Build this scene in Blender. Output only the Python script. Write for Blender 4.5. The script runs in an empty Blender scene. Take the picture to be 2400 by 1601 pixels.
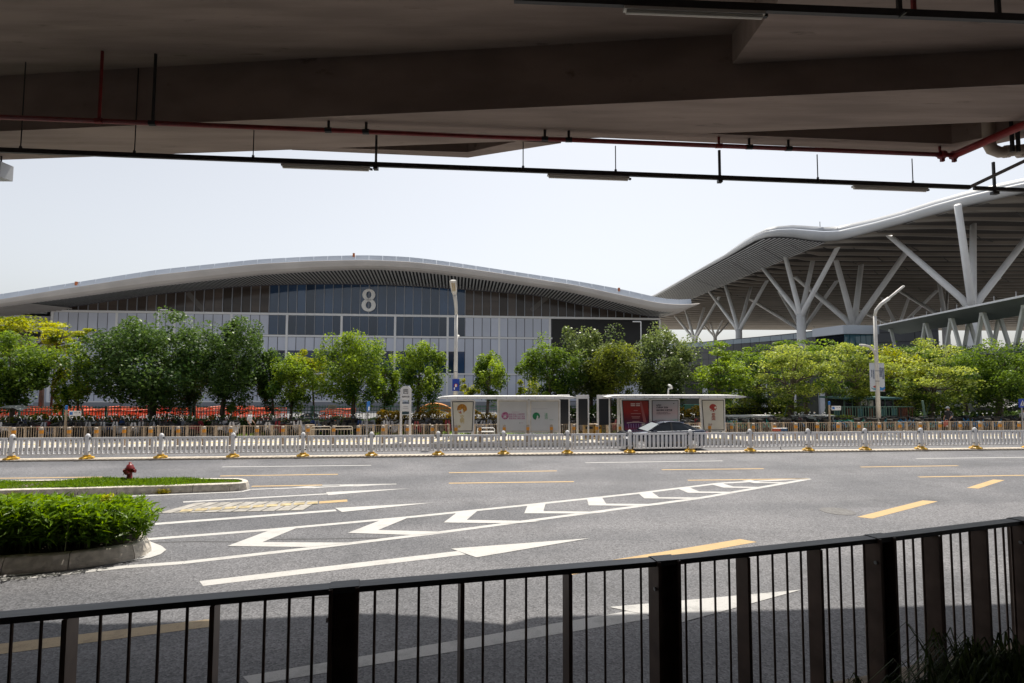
import bpy, bmesh, math, random
import numpy as np
from mathutils import Matrix, Vector

# ------------------------------------------------------------------ scene, camera, sky, sun
S = bpy.context.scene
COL = S.collection
FP, CX, CY = 1280.0, 1200.0, 800.5
CAM = Vector((0.0, 0.0, 3.92))
PITCH = math.atan(78.0 / FP)
ROLL = 0.0031
Fw = Vector((0, math.cos(PITCH), math.sin(PITCH)))
Up = Vector((0, -math.sin(PITCH), math.cos(PITCH)))
Rt = Vector((1, 0, 0))
cr, sr = math.cos(ROLL), math.sin(ROLL)
camR = Rt * cr + Up * sr
camU = Up * cr - Rt * sr
cam_data = bpy.data.cameras.new('camera')
cam = bpy.data.objects.new('camera', cam_data)
COL.objects.link(cam)
M = Matrix.Identity(4)
for i in range(3):
    M[i][0] = camR[i]; M[i][1] = camU[i]; M[i][2] = -Fw[i]; M[i][3] = CAM[i]
cam.matrix_world = M
cam_data.sensor_width = 36.0
cam_data.lens = FP * 36.0 / 2400.0
cam_data.clip_start = 0.05
cam_data.clip_end = 6000
S.camera = cam

SUN_EL, SUN_AZ = math.radians(66), math.radians(13)      # azimuth from +y towards +x
w = bpy.data.worlds.new("World"); S.world = w; w.use_nodes = True
nt = w.node_tree
bg = nt.nodes['Background']
sky = nt.nodes.new('ShaderNodeTexSky'); sky.sky_type = 'NISHITA'; sky.sun_disc = False
sky.sun_elevation = SUN_EL; sky.sun_rotation = SUN_AZ
sky.air_density = 1.0; sky.dust_density = 2.5; sky.ozone_density = 1.0; sky.altitude = 0
hs = nt.nodes.new('ShaderNodeHueSaturation'); hs.inputs['Saturation'].default_value = 0.30
nt.links.new(sky.outputs[0], hs.inputs['Color'])
nt.links.new(hs.outputs[0], bg.inputs['Color'])
bg.inputs['Strength'].default_value = 0.132
sl = bpy.data.lights.new('sun', 'SUN'); sl.energy = 4.4; sl.angle = math.radians(0.53); sl.color = (1.0, 0.93, 0.82)
so = bpy.data.objects.new('sun', sl); COL.objects.link(so)
sd = Vector((math.sin(SUN_AZ) * math.cos(SUN_EL), math.cos(SUN_AZ) * math.cos(SUN_EL), math.sin(SUN_EL)))
so.rotation_euler = sd.to_track_quat('Z', 'Y').to_euler()
so.location = (0, 0, 60)
S.view_settings.view_transform = 'Standard'; S.view_settings.look = 'None'
S.view_settings.gamma = 1.0; S.view_settings.use_curve_mapping = False
S.view_settings.exposure = 0.28

random.seed(7)
rng = np.random.default_rng(7)

# ------------------------------------------------------------------ picture measurements -> places
def ray(px, py):
    dx, dy = px - CX, py - CY
    x = dx * cr + dy * sr; y = -dx * sr + dy * cr
    return Rt * (x / FP) - Up * (y / FP) + Fw
def G(px, py, z=0.0):
    d = ray(px, py); t = (z - CAM.z) / d.z
    return CAM + d * t
def AY(px, py, Y):
    d = ray(px, py); return CAM + d * (Y / d.y)
_a, _b = G(44, 1079.5), G(2297, 1053.5)
ALPHA = math.atan2(_b.y - _a.y, _b.x - _a.x)
EX = Vector((math.cos(ALPHA), math.sin(ALPHA), 0)); EY = Vector((-math.sin(ALPHA), math.cos(ALPHA), 0))
ORG = _a + (EX * (EX.dot(-_a)))         # point of the fence line nearest the camera's foot
ORG.z = 0
def R(u, v, z=0.0):
    p = ORG + EX * u + EY * v; return Vector((p.x, p.y, z))
def PV(px, py, v):
    """(u, z) where the line of sight meets the upright plane v metres behind the road fence"""
    d = ray(px, py); n = EY
    t = (n.dot(ORG) + v - n.dot(CAM)) / n.dot(d)
    p = CAM + d * t
    return EX.dot(p - ORG), p.z
def UVof(p):
    q = p - ORG; return EX.dot(q), EY.dot(q)

# ------------------------------------------------------------------ materials
MATS = {}
def mat(name, col, rough=0.6, metal=0.0, var=0.0, scale=4.0, bump=0.0, col2=None, spec=0.5, trans=0.0, coat=0.0, detail=4.0, stretch=None, bscale=None, coord='Object'):
    if name in MATS: return MATS[name]
    m = bpy.data.materials.new(name); m.use_nodes = True
    n, l = m.node_tree.nodes, m.node_tree.links
    b = n['Principled BSDF']
    b.inputs['Base Color'].default_value = (*col, 1); b.inputs['Roughness'].default_value = rough
    b.inputs['Metallic'].default_value = metal; b.inputs['Specular IOR Level'].default_value = spec
    b.inputs['Coat Weight'].default_value = coat
    if var > 0 or col2 or bump > 0:
        tc = n.new('ShaderNodeTexCoord'); mp = n.new('ShaderNodeMapping')
        if stretch: mp.inputs['Scale'].default_value = stretch
        l.new(tc.outputs[coord], mp.inputs['Vector'])
        nz = n.new('ShaderNodeTexNoise'); nz.inputs['Scale'].default_value = scale; nz.inputs['Detail'].default_value = detail
        l.new(mp.outputs[0], nz.inputs['Vector'])
        if var > 0 or col2:
            cr_ = n.new('ShaderNodeValToRGB')
            c2 = col2 or tuple(max(0, c * (1 - var)) for c in col)
            c1 = col if col2 else tuple(min(1, c * (1 + var)) for c in col)
            cr_.color_ramp.elements[0].color = (*c2, 1); cr_.color_ramp.elements[1].color = (*c1, 1)
            cr_.color_ramp.elements[0].position = 0.36; cr_.color_ramp.elements[1].position = 0.64
            l.new(nz.outputs['Fac'], cr_.inputs['Fac']); l.new(cr_.outputs['Color'], b.inputs['Base Color'])
        if bump > 0:
            nb = nz
            if bscale:
                nb = n.new('ShaderNodeTexNoise'); nb.inputs['Scale'].default_value = bscale; nb.inputs['Detail'].default_value = 3
                l.new(mp.outputs[0], nb.inputs['Vector'])
            bp = n.new('ShaderNodeBump'); bp.inputs['Strength'].default_value = bump; bp.inputs['Distance'].default_value = 0.02
            l.new(nb.outputs['Fac'], bp.inputs['Height']); l.new(bp.outputs['Normal'], b.inputs['Normal'])
    MATS[name] = m
    return m

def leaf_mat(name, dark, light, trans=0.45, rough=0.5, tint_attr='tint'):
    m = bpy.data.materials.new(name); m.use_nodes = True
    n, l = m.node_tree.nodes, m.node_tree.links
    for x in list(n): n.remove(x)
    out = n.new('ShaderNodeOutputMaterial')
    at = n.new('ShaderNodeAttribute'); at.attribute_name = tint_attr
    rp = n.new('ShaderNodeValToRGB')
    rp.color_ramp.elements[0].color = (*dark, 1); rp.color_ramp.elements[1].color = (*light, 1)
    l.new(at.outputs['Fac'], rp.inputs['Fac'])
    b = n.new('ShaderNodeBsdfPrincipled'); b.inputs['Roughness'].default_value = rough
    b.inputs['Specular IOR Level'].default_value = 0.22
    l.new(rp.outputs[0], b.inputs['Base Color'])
    t = n.new('ShaderNodeBsdfTranslucent')
    hv = n.new('ShaderNodeHueSaturation'); hv.inputs['Hue'].default_value = 0.485; hv.inputs['Saturation'].default_value = 1.1; hv.inputs['Value'].default_value = 1.5
    l.new(rp.outputs[0], hv.inputs['Color']); l.new(hv.outputs[0], t.inputs['Color'])
    mx = n.new('ShaderNodeMixShader'); mx.inputs[0].default_value = trans
    l.new(b.outputs[0], mx.inputs[1]); l.new(t.outputs[0], mx.inputs[2]); l.new(mx.outputs[0], out.inputs['Surface'])
    return m

def asphalt(name, c1, c2, gr):
    m = bpy.data.materials.new(name); m.use_nodes = True
    n, l = m.node_tree.nodes, m.node_tree.links
    b = n['Principled BSDF']; b.inputs['Roughness'].default_value = 0.62; b.inputs['Specular IOR Level'].default_value = 0.4
    tc = n.new('ShaderNodeTexCoord')
    mp = n.new('ShaderNodeMapping'); mp.inputs['Rotation'].default_value = (0, 0, -ALPHA); l.new(tc.outputs['Object'], mp.inputs[0])
    st = n.new('ShaderNodeMapping'); st.inputs['Scale'].default_value = (0.04, 0.55, 1); l.new(mp.outputs[0], st.inputs[0])
    big = n.new('ShaderNodeTexNoise'); big.inputs['Scale'].default_value = 1.0; big.inputs['Detail'].default_value = 5; l.new(st.outputs[0], big.inputs[0])
    pat = n.new('ShaderNodeTexNoise'); pat.inputs['Scale'].default_value = 0.35; pat.inputs['Detail'].default_value = 6; l.new(tc.outputs['Object'], pat.inputs[0])
    ad = n.new('ShaderNodeMath'); ad.operation = 'ADD'; l.new(big.outputs[0], ad.inputs[0]); l.new(pat.outputs[0], ad.inputs[1])
    rp = n.new('ShaderNodeValToRGB')
    rp.color_ramp.elements[0].color = (*c1, 1); rp.color_ramp.elements[1].color = (*c2, 1)
    rp.color_ramp.elements[0].position = 0.72; rp.color_ramp.elements[1].position = 1.2 if False else 1.0
    hf = n.new('ShaderNodeMath'); hf.operation = 'MULTIPLY'; hf.inputs[1].default_value = 0.85; l.new(ad.outputs[0], hf.inputs[0])
    l.new(hf.outputs[0], rp.inputs[0])
    vo = n.new('ShaderNodeTexVoronoi'); vo.inputs['Scale'].default_value = gr; l.new(tc.outputs['Object'], vo.inputs['Vector'])
    gn = n.new('ShaderNodeTexNoise'); gn.inputs['Scale'].default_value = gr * 0.45; gn.inputs['Detail'].default_value = 3; l.new(tc.outputs['Object'], gn.inputs[0])
    mx = n.new('ShaderNodeMix'); mx.data_type = 'RGBA'; mx.blend_type = 'MULTIPLY'; mx.inputs['Factor'].default_value = 1.0
    sp = n.new('ShaderNodeValToRGB'); sp.color_ramp.elements[0].position = 0.05; sp.color_ramp.elements[1].position = 0.95
    sp.color_ramp.elements[0].color = (.45, .45, .46, 1); sp.color_ramp.elements[1].color = (1.5, 1.49, 1.49, 1)
    l.new(vo.outputs['Color'], sp.inputs[0])
    l.new(rp.outputs[0], mx.inputs['A']); l.new(sp.outputs[0], mx.inputs['B'])
    l.new(mx.outputs['Result'], b.inputs['Base Color'])
    bp = n.new('ShaderNodeBump'); bp.inputs['Strength'].default_value = 0.35; bp.inputs['Distance'].default_value = 0.012
    l.new(vo.outputs['Distance'], bp.inputs['Height']); l.new(bp.outputs[0], b.inputs['Normal'])
    return m

def paint(name, col, worn=0.35):
    """thermoplastic road paint with scuffs and dirt of their own shape"""
    m = bpy.data.materials.new(name); m.use_nodes = True
    n, l = m.node_tree.nodes, m.node_tree.links
    b = n['Principled BSDF']; b.inputs['Roughness'].default_value = 0.7
    tc = n.new('ShaderNodeTexCoord')
    a = n.new('ShaderNodeTexNoise'); a.inputs['Scale'].default_value = 2.2; a.inputs['Detail'].default_value = 8; a.inputs['Roughness'].default_value = 0.7; l.new(tc.outputs['Object'], a.inputs[0])
    rp = n.new('ShaderNodeValToRGB'); rp.color_ramp.elements[0].position = 0.28; rp.color_ramp.elements[1].position = 0.5
    rp.color_ramp.elements[0].color = (*[c * (1 - worn) for c in col], 1); rp.color_ramp.elements[1].color = (*col, 1)
    l.new(a.outputs[0], rp.inputs[0])
    g = n.new('ShaderNodeTexNoise'); g.inputs['Scale'].default_value = 60; g.inputs['Detail'].default_value = 2; l.new(tc.outputs['Object'], g.inputs[0])
    rg = n.new('ShaderNodeValToRGB'); rg.color_ramp.elements[0].position = 0.30; rg.color_ramp.elements[1].position = 0.42
    rg.color_ramp.elements[0].color = (.45, .45, .45, 1); rg.color_ramp.elements[1].color = (1, 1, 1, 1); l.new(g.outputs[0], rg.inputs[0])
    mx = n.new('ShaderNodeMix'); mx.data_type = 'RGBA'; mx.blend_type = 'MULTIPLY'; mx.inputs['Factor'].default_value = 0.55
    l.new(rp.outputs[0], mx.inputs['A']); l.new(rg.outputs[0], mx.inputs['B']); l.new(mx.outputs['Result'], b.inputs['Base Color'])
    return m

def per_piece(m, lo, hi):
    """each separate panel or pane gets its own slight shade"""
    n, l = m.node_tree.nodes, m.node_tree.links; b = n['Principled BSDF']
    oi = n.new('ShaderNodeObjectInfo'); mr = n.new('ShaderNodeMapRange'); mr.inputs['To Min'].default_value = lo; mr.inputs['To Max'].default_value = hi
    l.new(oi.outputs['Random'], mr.inputs[0])
    mx = n.new('ShaderNodeMix'); mx.data_type = 'RGBA'; mx.blend_type = 'MULTIPLY'; mx.inputs['Factor'].default_value = 1
    src = b.inputs['Base Color'].links
    if src: l.new(src[0].from_socket, mx.inputs['A'])
    else: mx.inputs['A'].default_value = b.inputs['Base Color'].default_value
    l.new(mr.outputs[0], mx.inputs['B']); l.new(mx.outputs['Result'], b.inputs['Base Color'])
def marks(m, scale, amount, stretch=(1, 1, 1), thr=.62):
    """scattered stains and scuffs with a shape of their own"""
    n, l = m.node_tree.nodes, m.node_tree.links; b = n['Principled BSDF']
    tc = n.new('ShaderNodeTexCoord'); mp = n.new('ShaderNodeMapping'); mp.inputs['Scale'].default_value = stretch; l.new(tc.outputs['Object'], mp.inputs[0])
    nz = n.new('ShaderNodeTexNoise'); nz.inputs['Scale'].default_value = scale; nz.inputs['Detail'].default_value = 6; nz.inputs['Roughness'].default_value = .65; l.new(mp.outputs[0], nz.inputs[0])
    rp = n.new('ShaderNodeValToRGB'); rp.color_ramp.elements[0].position = thr; rp.color_ramp.elements[1].position = thr + .1
    rp.color_ramp.elements[0].color = (1, 1, 1, 1); rp.color_ramp.elements[1].color = (1-amount, 1-amount, 1-amount, 1); l.new(nz.outputs[0], rp.inputs[0])
    mx = n.new('ShaderNodeMix'); mx.data_type = 'RGBA'; mx.blend_type = 'MULTIPLY'; mx.inputs['Factor'].default_value = 1
    src = b.inputs['Base Color'].links
    if src: l.new(src[0].from_socket, mx.inputs['A'])
    else: mx.inputs['A'].default_value = b.inputs['Base Color'].default_value
    l.new(rp.outputs[0], mx.inputs['B']); l.new(mx.outputs['Result'], b.inputs['Base Color'])

# ------------------------------------------------------------------ mesh building
class MB:
    def __init__(s): s.v = []; s.f = []; s.smooth = False
    def add(s, vs, fs):
        o = len(s.v); s.v += [tuple(v) for v in vs]; s.f += [tuple(i + o for i in f) for f in fs]; return s
    def box(s, x0, x1, y0, y1, z0, z1):
        return s.add([(x0,y0,z0),(x1,y0,z0),(x1,y1,z0),(x0,y1,z0),(x0,y0,z1),(x1,y0,z1),(x1,y1,z1),(x0,y1,z1)],
                     [(3,2,1,0),(4,5,6,7),(0,1,5,4),(1,2,6,5),(2,3,7,6),(3,0,4,7)])
    def bar(s, p0, p1, w, h, up=(0,0,1)):
        p0, p1 = Vector(p0), Vector(p1); d = (p1 - p0).normalized(); up = Vector(up)
        if abs(d.dot(up)) > 0.98: up = Vector((0,1,0))
        a = d.cross(up).normalized() * (w / 2); b = a.cross(d).normalized() * (h / 2)
        vs = [p + q for p in (p0, p1) for q in (-a-b, a-b, a+b, -a+b)]
        return s.add(vs, [(0,1,2,3),(7,6,5,4),(0,4,5,1),(1,5,6,2),(2,6,7,3),(3,7,4,0)])
    def tube(s, pts, rs, n=8, cap=True):
        pts = [Vector(p) for p in pts]
        if not hasattr(rs, '__len__'): rs = [rs] * len(pts)
        o = len(s.v); ref = None
        for i, p in enumerate(pts):
            d = (pts[min(i+1, len(pts)-1)] - pts[max(i-1, 0)])
            d = d.normalized() if d.length > 1e-9 else Vector((0,0,1))
            if ref is None:
                ref = Vector((1,0,0)) if abs(d.x) < 0.9 else Vector((0,1,0))
            a = (ref - d * ref.dot(d)).normalized(); b = d.cross(a); ref = a
            for k in range(n):
                t = 2 * math.pi * k / n
                q = p + (a * math.cos(t) + b * math.sin(t)) * rs[i]; s.v.append(tuple(q))
        for i in range(len(pts) - 1):
            for k in range(n):
                s.f.append((o+i*n+k, o+i*n+(k+1)%n, o+(i+1)*n+(k+1)%n, o+(i+1)*n+k))
        if cap:
            s.f.append(tuple(o + k for k in reversed(range(n))))
            s.f.append(tuple(o + (len(pts)-1)*n + k for k in range(n)))
        return s
    def lathe(s, prof, n=16, c=(0,0,0)):
        return s.tube([(c[0], c[1], c[2] + z) for r, z in prof], [max(r, 1e-4) for r, z in prof], n)
    def prism(s, poly, z0, z1):
        n = len(poly)
        ar = sum(poly[i][0]*poly[(i+1)%n][1]-poly[(i+1)%n][0]*poly[i][1] for i in range(n))
        if ar < 0: poly = list(reversed(poly))
        vs = [(p[0], p[1], z0) for p in poly] + [(p[0], p[1], z1) for p in poly]
        fs = [tuple(reversed(range(n))), tuple(range(n, 2*n))] + [(i, (i+1)%n, n+(i+1)%n, n+i) for i in range(n)]
        return s.add(vs, fs)
    def plate(s, poly, y0, y1):
        """polygon in x-z, thickness along y"""
        n = len(poly)
        ar = sum(poly[i][0]*poly[(i+1)%n][1]-poly[(i+1)%n][0]*poly[i][1] for i in range(n))
        if ar < 0: poly = list(reversed(poly))
        vs = [(p[0], y0, p[1]) for p in poly] + [(p[0], y1, p[1]) for p in poly]
        fs = [tuple(range(n)), tuple(reversed(range(n, 2*n)))] + [(n+i, n+(i+1)%n, (i+1)%n, i) for i in range(n)]
        return s.add(vs, fs)
    def loft(s, rings, closed=True, caps=True):
        o = len(s.v); n = len(rings[0])
        for r in rings: s.v += [tuple(p) for p in r]
        m = n if closed else n - 1
        for i in range(len(rings) - 1):
            for k in range(m):
                s.f.append((o+i*n+k, o+i*n+(k+1)%n, o+(i+1)*n+(k+1)%n, o+(i+1)*n+k))
        if closed and caps:
            s.f.append(tuple(o + k for k in reversed(range(n)))); s.f.append(tuple(o + (len(rings)-1)*n + k for k in range(n)))
        return s
    def mesh(s, name, m=None, smooth=False):
        me = bpy.data.meshes.new(name); me.from_pydata(s.v, [], s.f); me.update()
        if m: me.materials.append(m)
        if smooth:
            for p in me.polygons: p.use_smooth = True
        return me
    def build(s, name, m, parent=None, smooth=False, loc=None, rz=None, fix=False):
        me = s.mesh(name, m, smooth)
        if fix:
            b = bmesh.new(); b.from_mesh(me); bmesh.ops.recalc_face_normals(b, faces=b.faces); b.to_mesh(me); b.free()
        return link(name, me, parent, loc, rz)
def link(name, me, parent=None, loc=None, rz=None):
    o = bpy.data.objects.new(name, me); COL.objects.link(o)
    if parent is not None: o.parent = parent
    if loc is not None: o.location = loc
    if rz is not None: o.rotation_euler = (0, 0, rz)
    return o
def tag(o, label=None, cat=None, group=None, kind=None):
    if label: o['label'] = label
    if cat: o['category'] = cat
    if group: o['group'] = group
    if kind: o['kind'] = kind
    return o
def thing(name, label, cat, loc=(0,0,0), rz=0.0, group=None):
    o = bpy.data.objects.new(name, None); o.empty_display_size = 0.2; COL.objects.link(o)
    o.location = loc; o.rotation_euler = (0, 0, rz)
    return tag(o, label, cat, group)
def road_thing(name, label, cat, u, v, z=0.0, group=None, rz=0.0):
    return thing(name, label, cat, R(u, v, z), ALPHA + rz, group)
def copy_tree(o, parent=None, swap=None):
    c = o.copy(); COL.objects.link(c)
    if parent is not None: c.parent = parent
    for ch in list(o.children): copy_tree(ch, c)
    return c
def stuff(o): o['kind'] = 'stuff'; return o
def structure(o): o['kind'] = 'structure'; return o

def text_mesh(body, size, m, parent, loc, align='CENTER', vertical=False, ext=0.003, name='lettering', spacing=1.0, bold=0.0, line=1.0):
    """flat printed lettering standing in the local x-z plane, facing -y"""
    cu = bpy.data.curves.new(name, 'FONT'); cu.body = '\n'.join(body) if vertical else body
    cu.size = size; cu.align_x = align; cu.align_y = 'CENTER'; cu.extrude = ext; cu.resolution_u = 2
    cu.space_character = spacing; cu.space_line = (0.82 if vertical else line); cu.offset = bold
    t = bpy.data.objects.new('tmp_text', cu); COL.objects.link(t)
    dg = bpy.context.evaluated_depsgraph_get(); dg.update()
    me = bpy.data.meshes.new_from_object(t.evaluated_get(dg)); bpy.data.objects.remove(t); bpy.data.curves.remove(cu)
    me.name = name; me.materials.clear(); me.materials.append(m)
    me.transform(Matrix.Rotation(math.pi / 2, 4, 'X'))
    return link(name, me, parent, loc)

def disc(r, n=24, cx=0, cz=0, a0=0, a1=2*math.pi):
    return [(cx + r*math.cos(a0 + (a1-a0)*k/n), cz + r*math.sin(a0 + (a1-a0)*k/n)) for k in range(n)]

# leaf clouds ------------------------------------------------------
def leaves(pos, size, tint, m, name, parent=None, up=0.5, aspect=0.55, seed=1, fold=True, stuffy=False, dirs=None):
    r = np.random.default_rng(seed); n = len(pos)
    nr = r.normal(size=(n, 3)); nr /= np.linalg.norm(nr, axis=1)[:, None]
    nr[:, 2] = np.abs(nr[:, 2]) * (1 - up) + up * 1.1
    nr /= np.linalg.norm(nr, axis=1)[:, None]
    a = r.normal(size=(n, 3)) if dirs is None else dirs + 0.25 * r.normal(size=(n, 3))
    a -= nr * (a * nr).sum(1)[:, None]; a /= np.linalg.norm(a, axis=1)[:, None]
    b = np.cross(nr, a)
    sz = (size * r.uniform(0.65, 1.35, n))[:, None]
    V = np.empty((n, 4, 3))
    V[:, 0] = pos - a * sz * 0.5; V[:, 2] = pos + a * sz * 0.5
    V[:, 1] = pos + b * sz * aspect * 0.5 + nr * sz * 0.07; V[:, 3] = pos - b * sz * aspect * 0.5 + nr * sz * 0.07
    me = bpy.data.meshes.new(name)
    me.vertices.add(4 * n); me.vertices.foreach_set('co', V.reshape(-1))
    me.loops.add(4 * n); me.loops.foreach_set('vertex_index', np.arange(4 * n, dtype=np.int32))
    me.polygons.add(n); me.polygons.foreach_set('loop_start', np.arange(0, 4 * n, 4, dtype=np.int32))
    at = me.attributes.new('tint', 'FLOAT', 'POINT'); at.data.foreach_set('value', np.repeat(np.clip(tint, 0, 1), 4).astype(np.float32))
    me.materials.append(m); me.update(calc_edges=True)
    o = link(name, me, parent)
    return o

def crown_points(n, rx, ry, z0, z1, seed, layered=False, clumps=60, spread=0.16, power=2.2, hollow=0.55):
    """points of leaf clumps spread through an uneven egg-shaped crown"""
    r = np.random.default_rng(seed)
    cz, rz = (z0 + z1) / 2, (z1 - z0) / 2
    d = r.normal(size=(clumps, 3)); d /= np.linalg.norm(d, axis=1)[:, None]
    rad = r.uniform(hollow, 1.0, clumps) ** 0.6
    lump = 1 + 0.16 * np.sin(d[:, 0] * 4.1 + seed) + 0.14 * np.sin(d[:, 2] * 5.3 + d[:, 1] * 3 + seed * 2)
    c = d * (rad * lump)[:, None]
    if layered: c[:, 2] = np.round(c[:, 2] * 3.0 + r.normal(0, .45, clumps)) / 3.0 * .55 + c[:, 2] * .45
    # lower part narrower than the shoulder, top rounded
    taper = np.where(c[:, 2] < -0.2, 1 + 0.45 * (c[:, 2] + 0.2), 1.0)
    c[:, 0] *= taper; c[:, 1] *= taper
    w_ = r.uniform(0.5, 1.5, clumps); w_ /= w_.sum()
    idx = r.choice(clumps, n, p=w_)
    cs = r.uniform(0.6, 1.5, clumps)
    off = r.normal(size=(n, 3)); off /= np.maximum(1.0, np.linalg.norm(off, axis=1) / 1.6)[:, None]
    off *= spread * cs[idx][:, None]
    if layered: off[:, 2] *= 0.5; off[:, :2] *= 1.3
    p = c[idx] + off
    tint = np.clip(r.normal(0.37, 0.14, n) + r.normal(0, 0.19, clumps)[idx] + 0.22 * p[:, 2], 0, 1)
    p = p * np.array([rx, ry, rz]); p[:, 2] += cz
    return p, tint, c[: min(16, clumps)] * np.array([rx, ry, rz]) + np.array([0, 0, cz])

# ------------------------------------------------------------------ common materials
M_white = mat('white_paint', (.78, .79, .80), .45, var=.06, scale=3)
M_fence = mat('fence_enamel', (.88, .885, .90), .4, var=.04, scale=5)
M_yellowbase = mat('yellow_plastic', (.62, .36, .02), .4, var=.2, scale=6)
M_dark = mat('dark_metal', (.02, .02, .022), .45, var=.2, scale=8)
M_black = mat('black_plastic', (.012, .012, .014), .5)
M_conc = mat('board_marked_concrete', (.335, .262, .222), .8, var=.16, scale=1.1, bump=.25, stretch=(.35, 3, 1), detail=8, bscale=9)
marks(M_conc, 2.2, .45, (.5, 2.5, 1), .63); marks(M_conc, 14, .5, (1, 2, 1), .68)
M_kerb = mat('granite_kerb', (.60, .555, .49), .75, var=.2, scale=7, bump=.3, detail=8)
marks(M_kerb, 5, .3, (1, 1, 1), .58)
M_pave = mat('pavement_slab', (.50, .47, .43), .8, var=.12, scale=1.5, bump=.2, detail=8)
M_road = asphalt('asphalt', (.102, .105, .116), (.158, .159, .170), 34)
marks(M_road, .55, .16, (1, 1, 1), .55); marks(M_road, 2.3, .25, (1, 1, 1), .66)
M_mwhite = paint('road_paint_white', (.50, .495, .485), .22)
M_mwhite_old = paint('road_paint_white_worn', (.48, .48, .475), .4)
M_myellow = paint('road_paint_yellow', (.50, .345, .165), .2)
M_myellow_old = paint('road_paint_yellow_worn', (.42, .33, .21), .45)
M_soil = mat('soil', (.09, .07, .05), .9, var=.3, scale=5)
M_brown = mat('brown_enamel', (.40, .31, .22), .5, var=.12, scale=5)
M_red = mat('red_enamel', (.22, .018, .018), .45, var=.2, scale=6)
M_chrome = mat('mirror_glass', (.85, .87, .9), .12, 1.0)
M_greyst = mat('grey_steel', (.33, .34, .36), .4, .3, var=.1)
M_glassd = mat('dark_window_glass', (.010, .014, .020), .06, spec=.4)

# ------------------------------------------------------------------ ground, roads, pavements
g = MB(); g.box(-900, 900, -120, 1500, -2.6, -1.5)
structure(g.build('ground', mat('ground_paving', (.34, .33, .31), .85, var=.15, scale=.3)))
g = MB(); c4 = [R(-140, 3.25), R(160, 3.25), R(160, -70), R(-140, -70)]
g.add([(p.x, p.y, 0) for p in c4], [(3, 2, 1, 0)])
structure(g.build('road', M_road))
g = MB(); g.prism([R(-140, 3.5), R(160, 3.5), R(160, 9.0), R(-140, 9.0)], -0.05, 0.15)
pav = structure(g.build('pavement', M_pave))
g = MB(); g.prism([R(-140, 9.004), R(160, 9.004), R(160, 19), R(-140, 19)], -1.6, 0.20)
structure(g.build('planting_strip', M_soil))
g = MB(); g.prism([R(-140, 19.004), R(160, 19.004), R(160, 110), R(-140, 110)], -1.6, -1.3)
structure(g.build('forecourt', mat('forecourt_paving', (.22, .22, .225), .8, var=.12, scale=.6)))
# kerb of the bus platform, stone by stone (inside the view), plain beyond
kst = MB(); kst.box(0, .985, -.13, .12, -.04, .165); kme = kst.mesh('kerb_stone', M_kerb)
for i in range(-28, 36):
    o = link('kerb_stone', kme, pav); p = R(i * 1.0, 3.38, 0); o.location = p; o.rotation_euler = (0, 0, ALPHA + random.uniform(-.002, .002))
g = MB()
for a, b in ((-140, -28.02), (36, 160)): g.prism([R(a, 3.25), R(b, 3.25), R(b, 3.498), R(a, 3.498)], -.04, .16)
g.build('kerb_run', M_kerb, pav)
# tactile strip and grass verge seen through the railings
g = MB(); g.prism([R(-60, 4.6), R(70, 4.6), R(70, 5.0), R(-60, 5.0)], .14, .156)
g.build('tactile_strip', mat('tactile_yellow', (.55, .45, .20), .8, var=.2, scale=8), pav)
# median strip under the road fence
g = MB(); g.prism([R(-70, -.36), R(90, -.36), R(90, .26), R(-70, .26)], -.03, .055)
med = structure(g.build('median_strip', mat('median_concrete', (.52, .46, .38), .8, var=.15, scale=4)))

# ------------------------------------------------------------------ road markings (paint films 4 mm apart)
mk = {'w': MB(), 'y': MB(), 'yo': MB(), 'wo': MB()}
def mpoly(k, pts, z=.004):
    q = [G(x, y, z) for x, y in pts]
    ar = sum(q[i].x*q[(i+1)%len(q)].y-q[(i+1)%len(q)].x*q[i].y for i in range(len(q)))
    if ar < 0: q.reverse()
    mk[k].add(q, [tuple(range(len(q)))])
def mline(k, pts, wd=.15, z=.004, side=0.0):
    q = [G(x, y, z) for x, y in pts]
    for a, b in zip(q[:-1], q[1:]):
        d = (b - a).normalized(); n = Vector((-d.y, d.x, 0)) * (wd / 2); s_ = Vector((-d.y, d.x, 0)) * side
        mk[k].add([a - n + s_, b - n + s_, b + n + s_, a + n + s_], [(0, 1, 2, 3)])
for ln in ([(-40,1121.5),(240,1118)], [(516,1115.5),(792,1111.6)], [(1052,1108),(1305,1103.6)],
           [(1052,1132.5),(1345,1128.8)], [(1551,1101),(1790,1098.4)], [(1612,1125.6),(1896,1122.2)], [(2017,1094.6),(2245,1091.4)],
           [(2153,1118),(2440,1113.2)]):
    mline('y', ln, .15)
mline('y', [(590,1139.8),(755,1136.8)], .15)
for ln in ([(520,1094.4),(870,1090.6)], [(1372,1084.6),(1694,1080.2)], [(2147,1074.6),(2440,1071.5)]):
    mline('w', ln, .13)
mpoly('y', [(2265.8,1143.4),(2327.5,1123.8),(2355,1125.3),(2293.5,1145)])
mpoly('y', [(2008.5,1211.6),(2162.7,1172.7),(2197.8,1175.3),(2044.6,1215.3)])
mpoly('y', [(1300,1334.5),(1735,1263.3),(1773.8,1270.3),(1330,1349)])
mpoly('yo', [(-60,1516),(482,1452),(504,1452),(505,1468.5),(476,1471),(-60,1541)])
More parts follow.
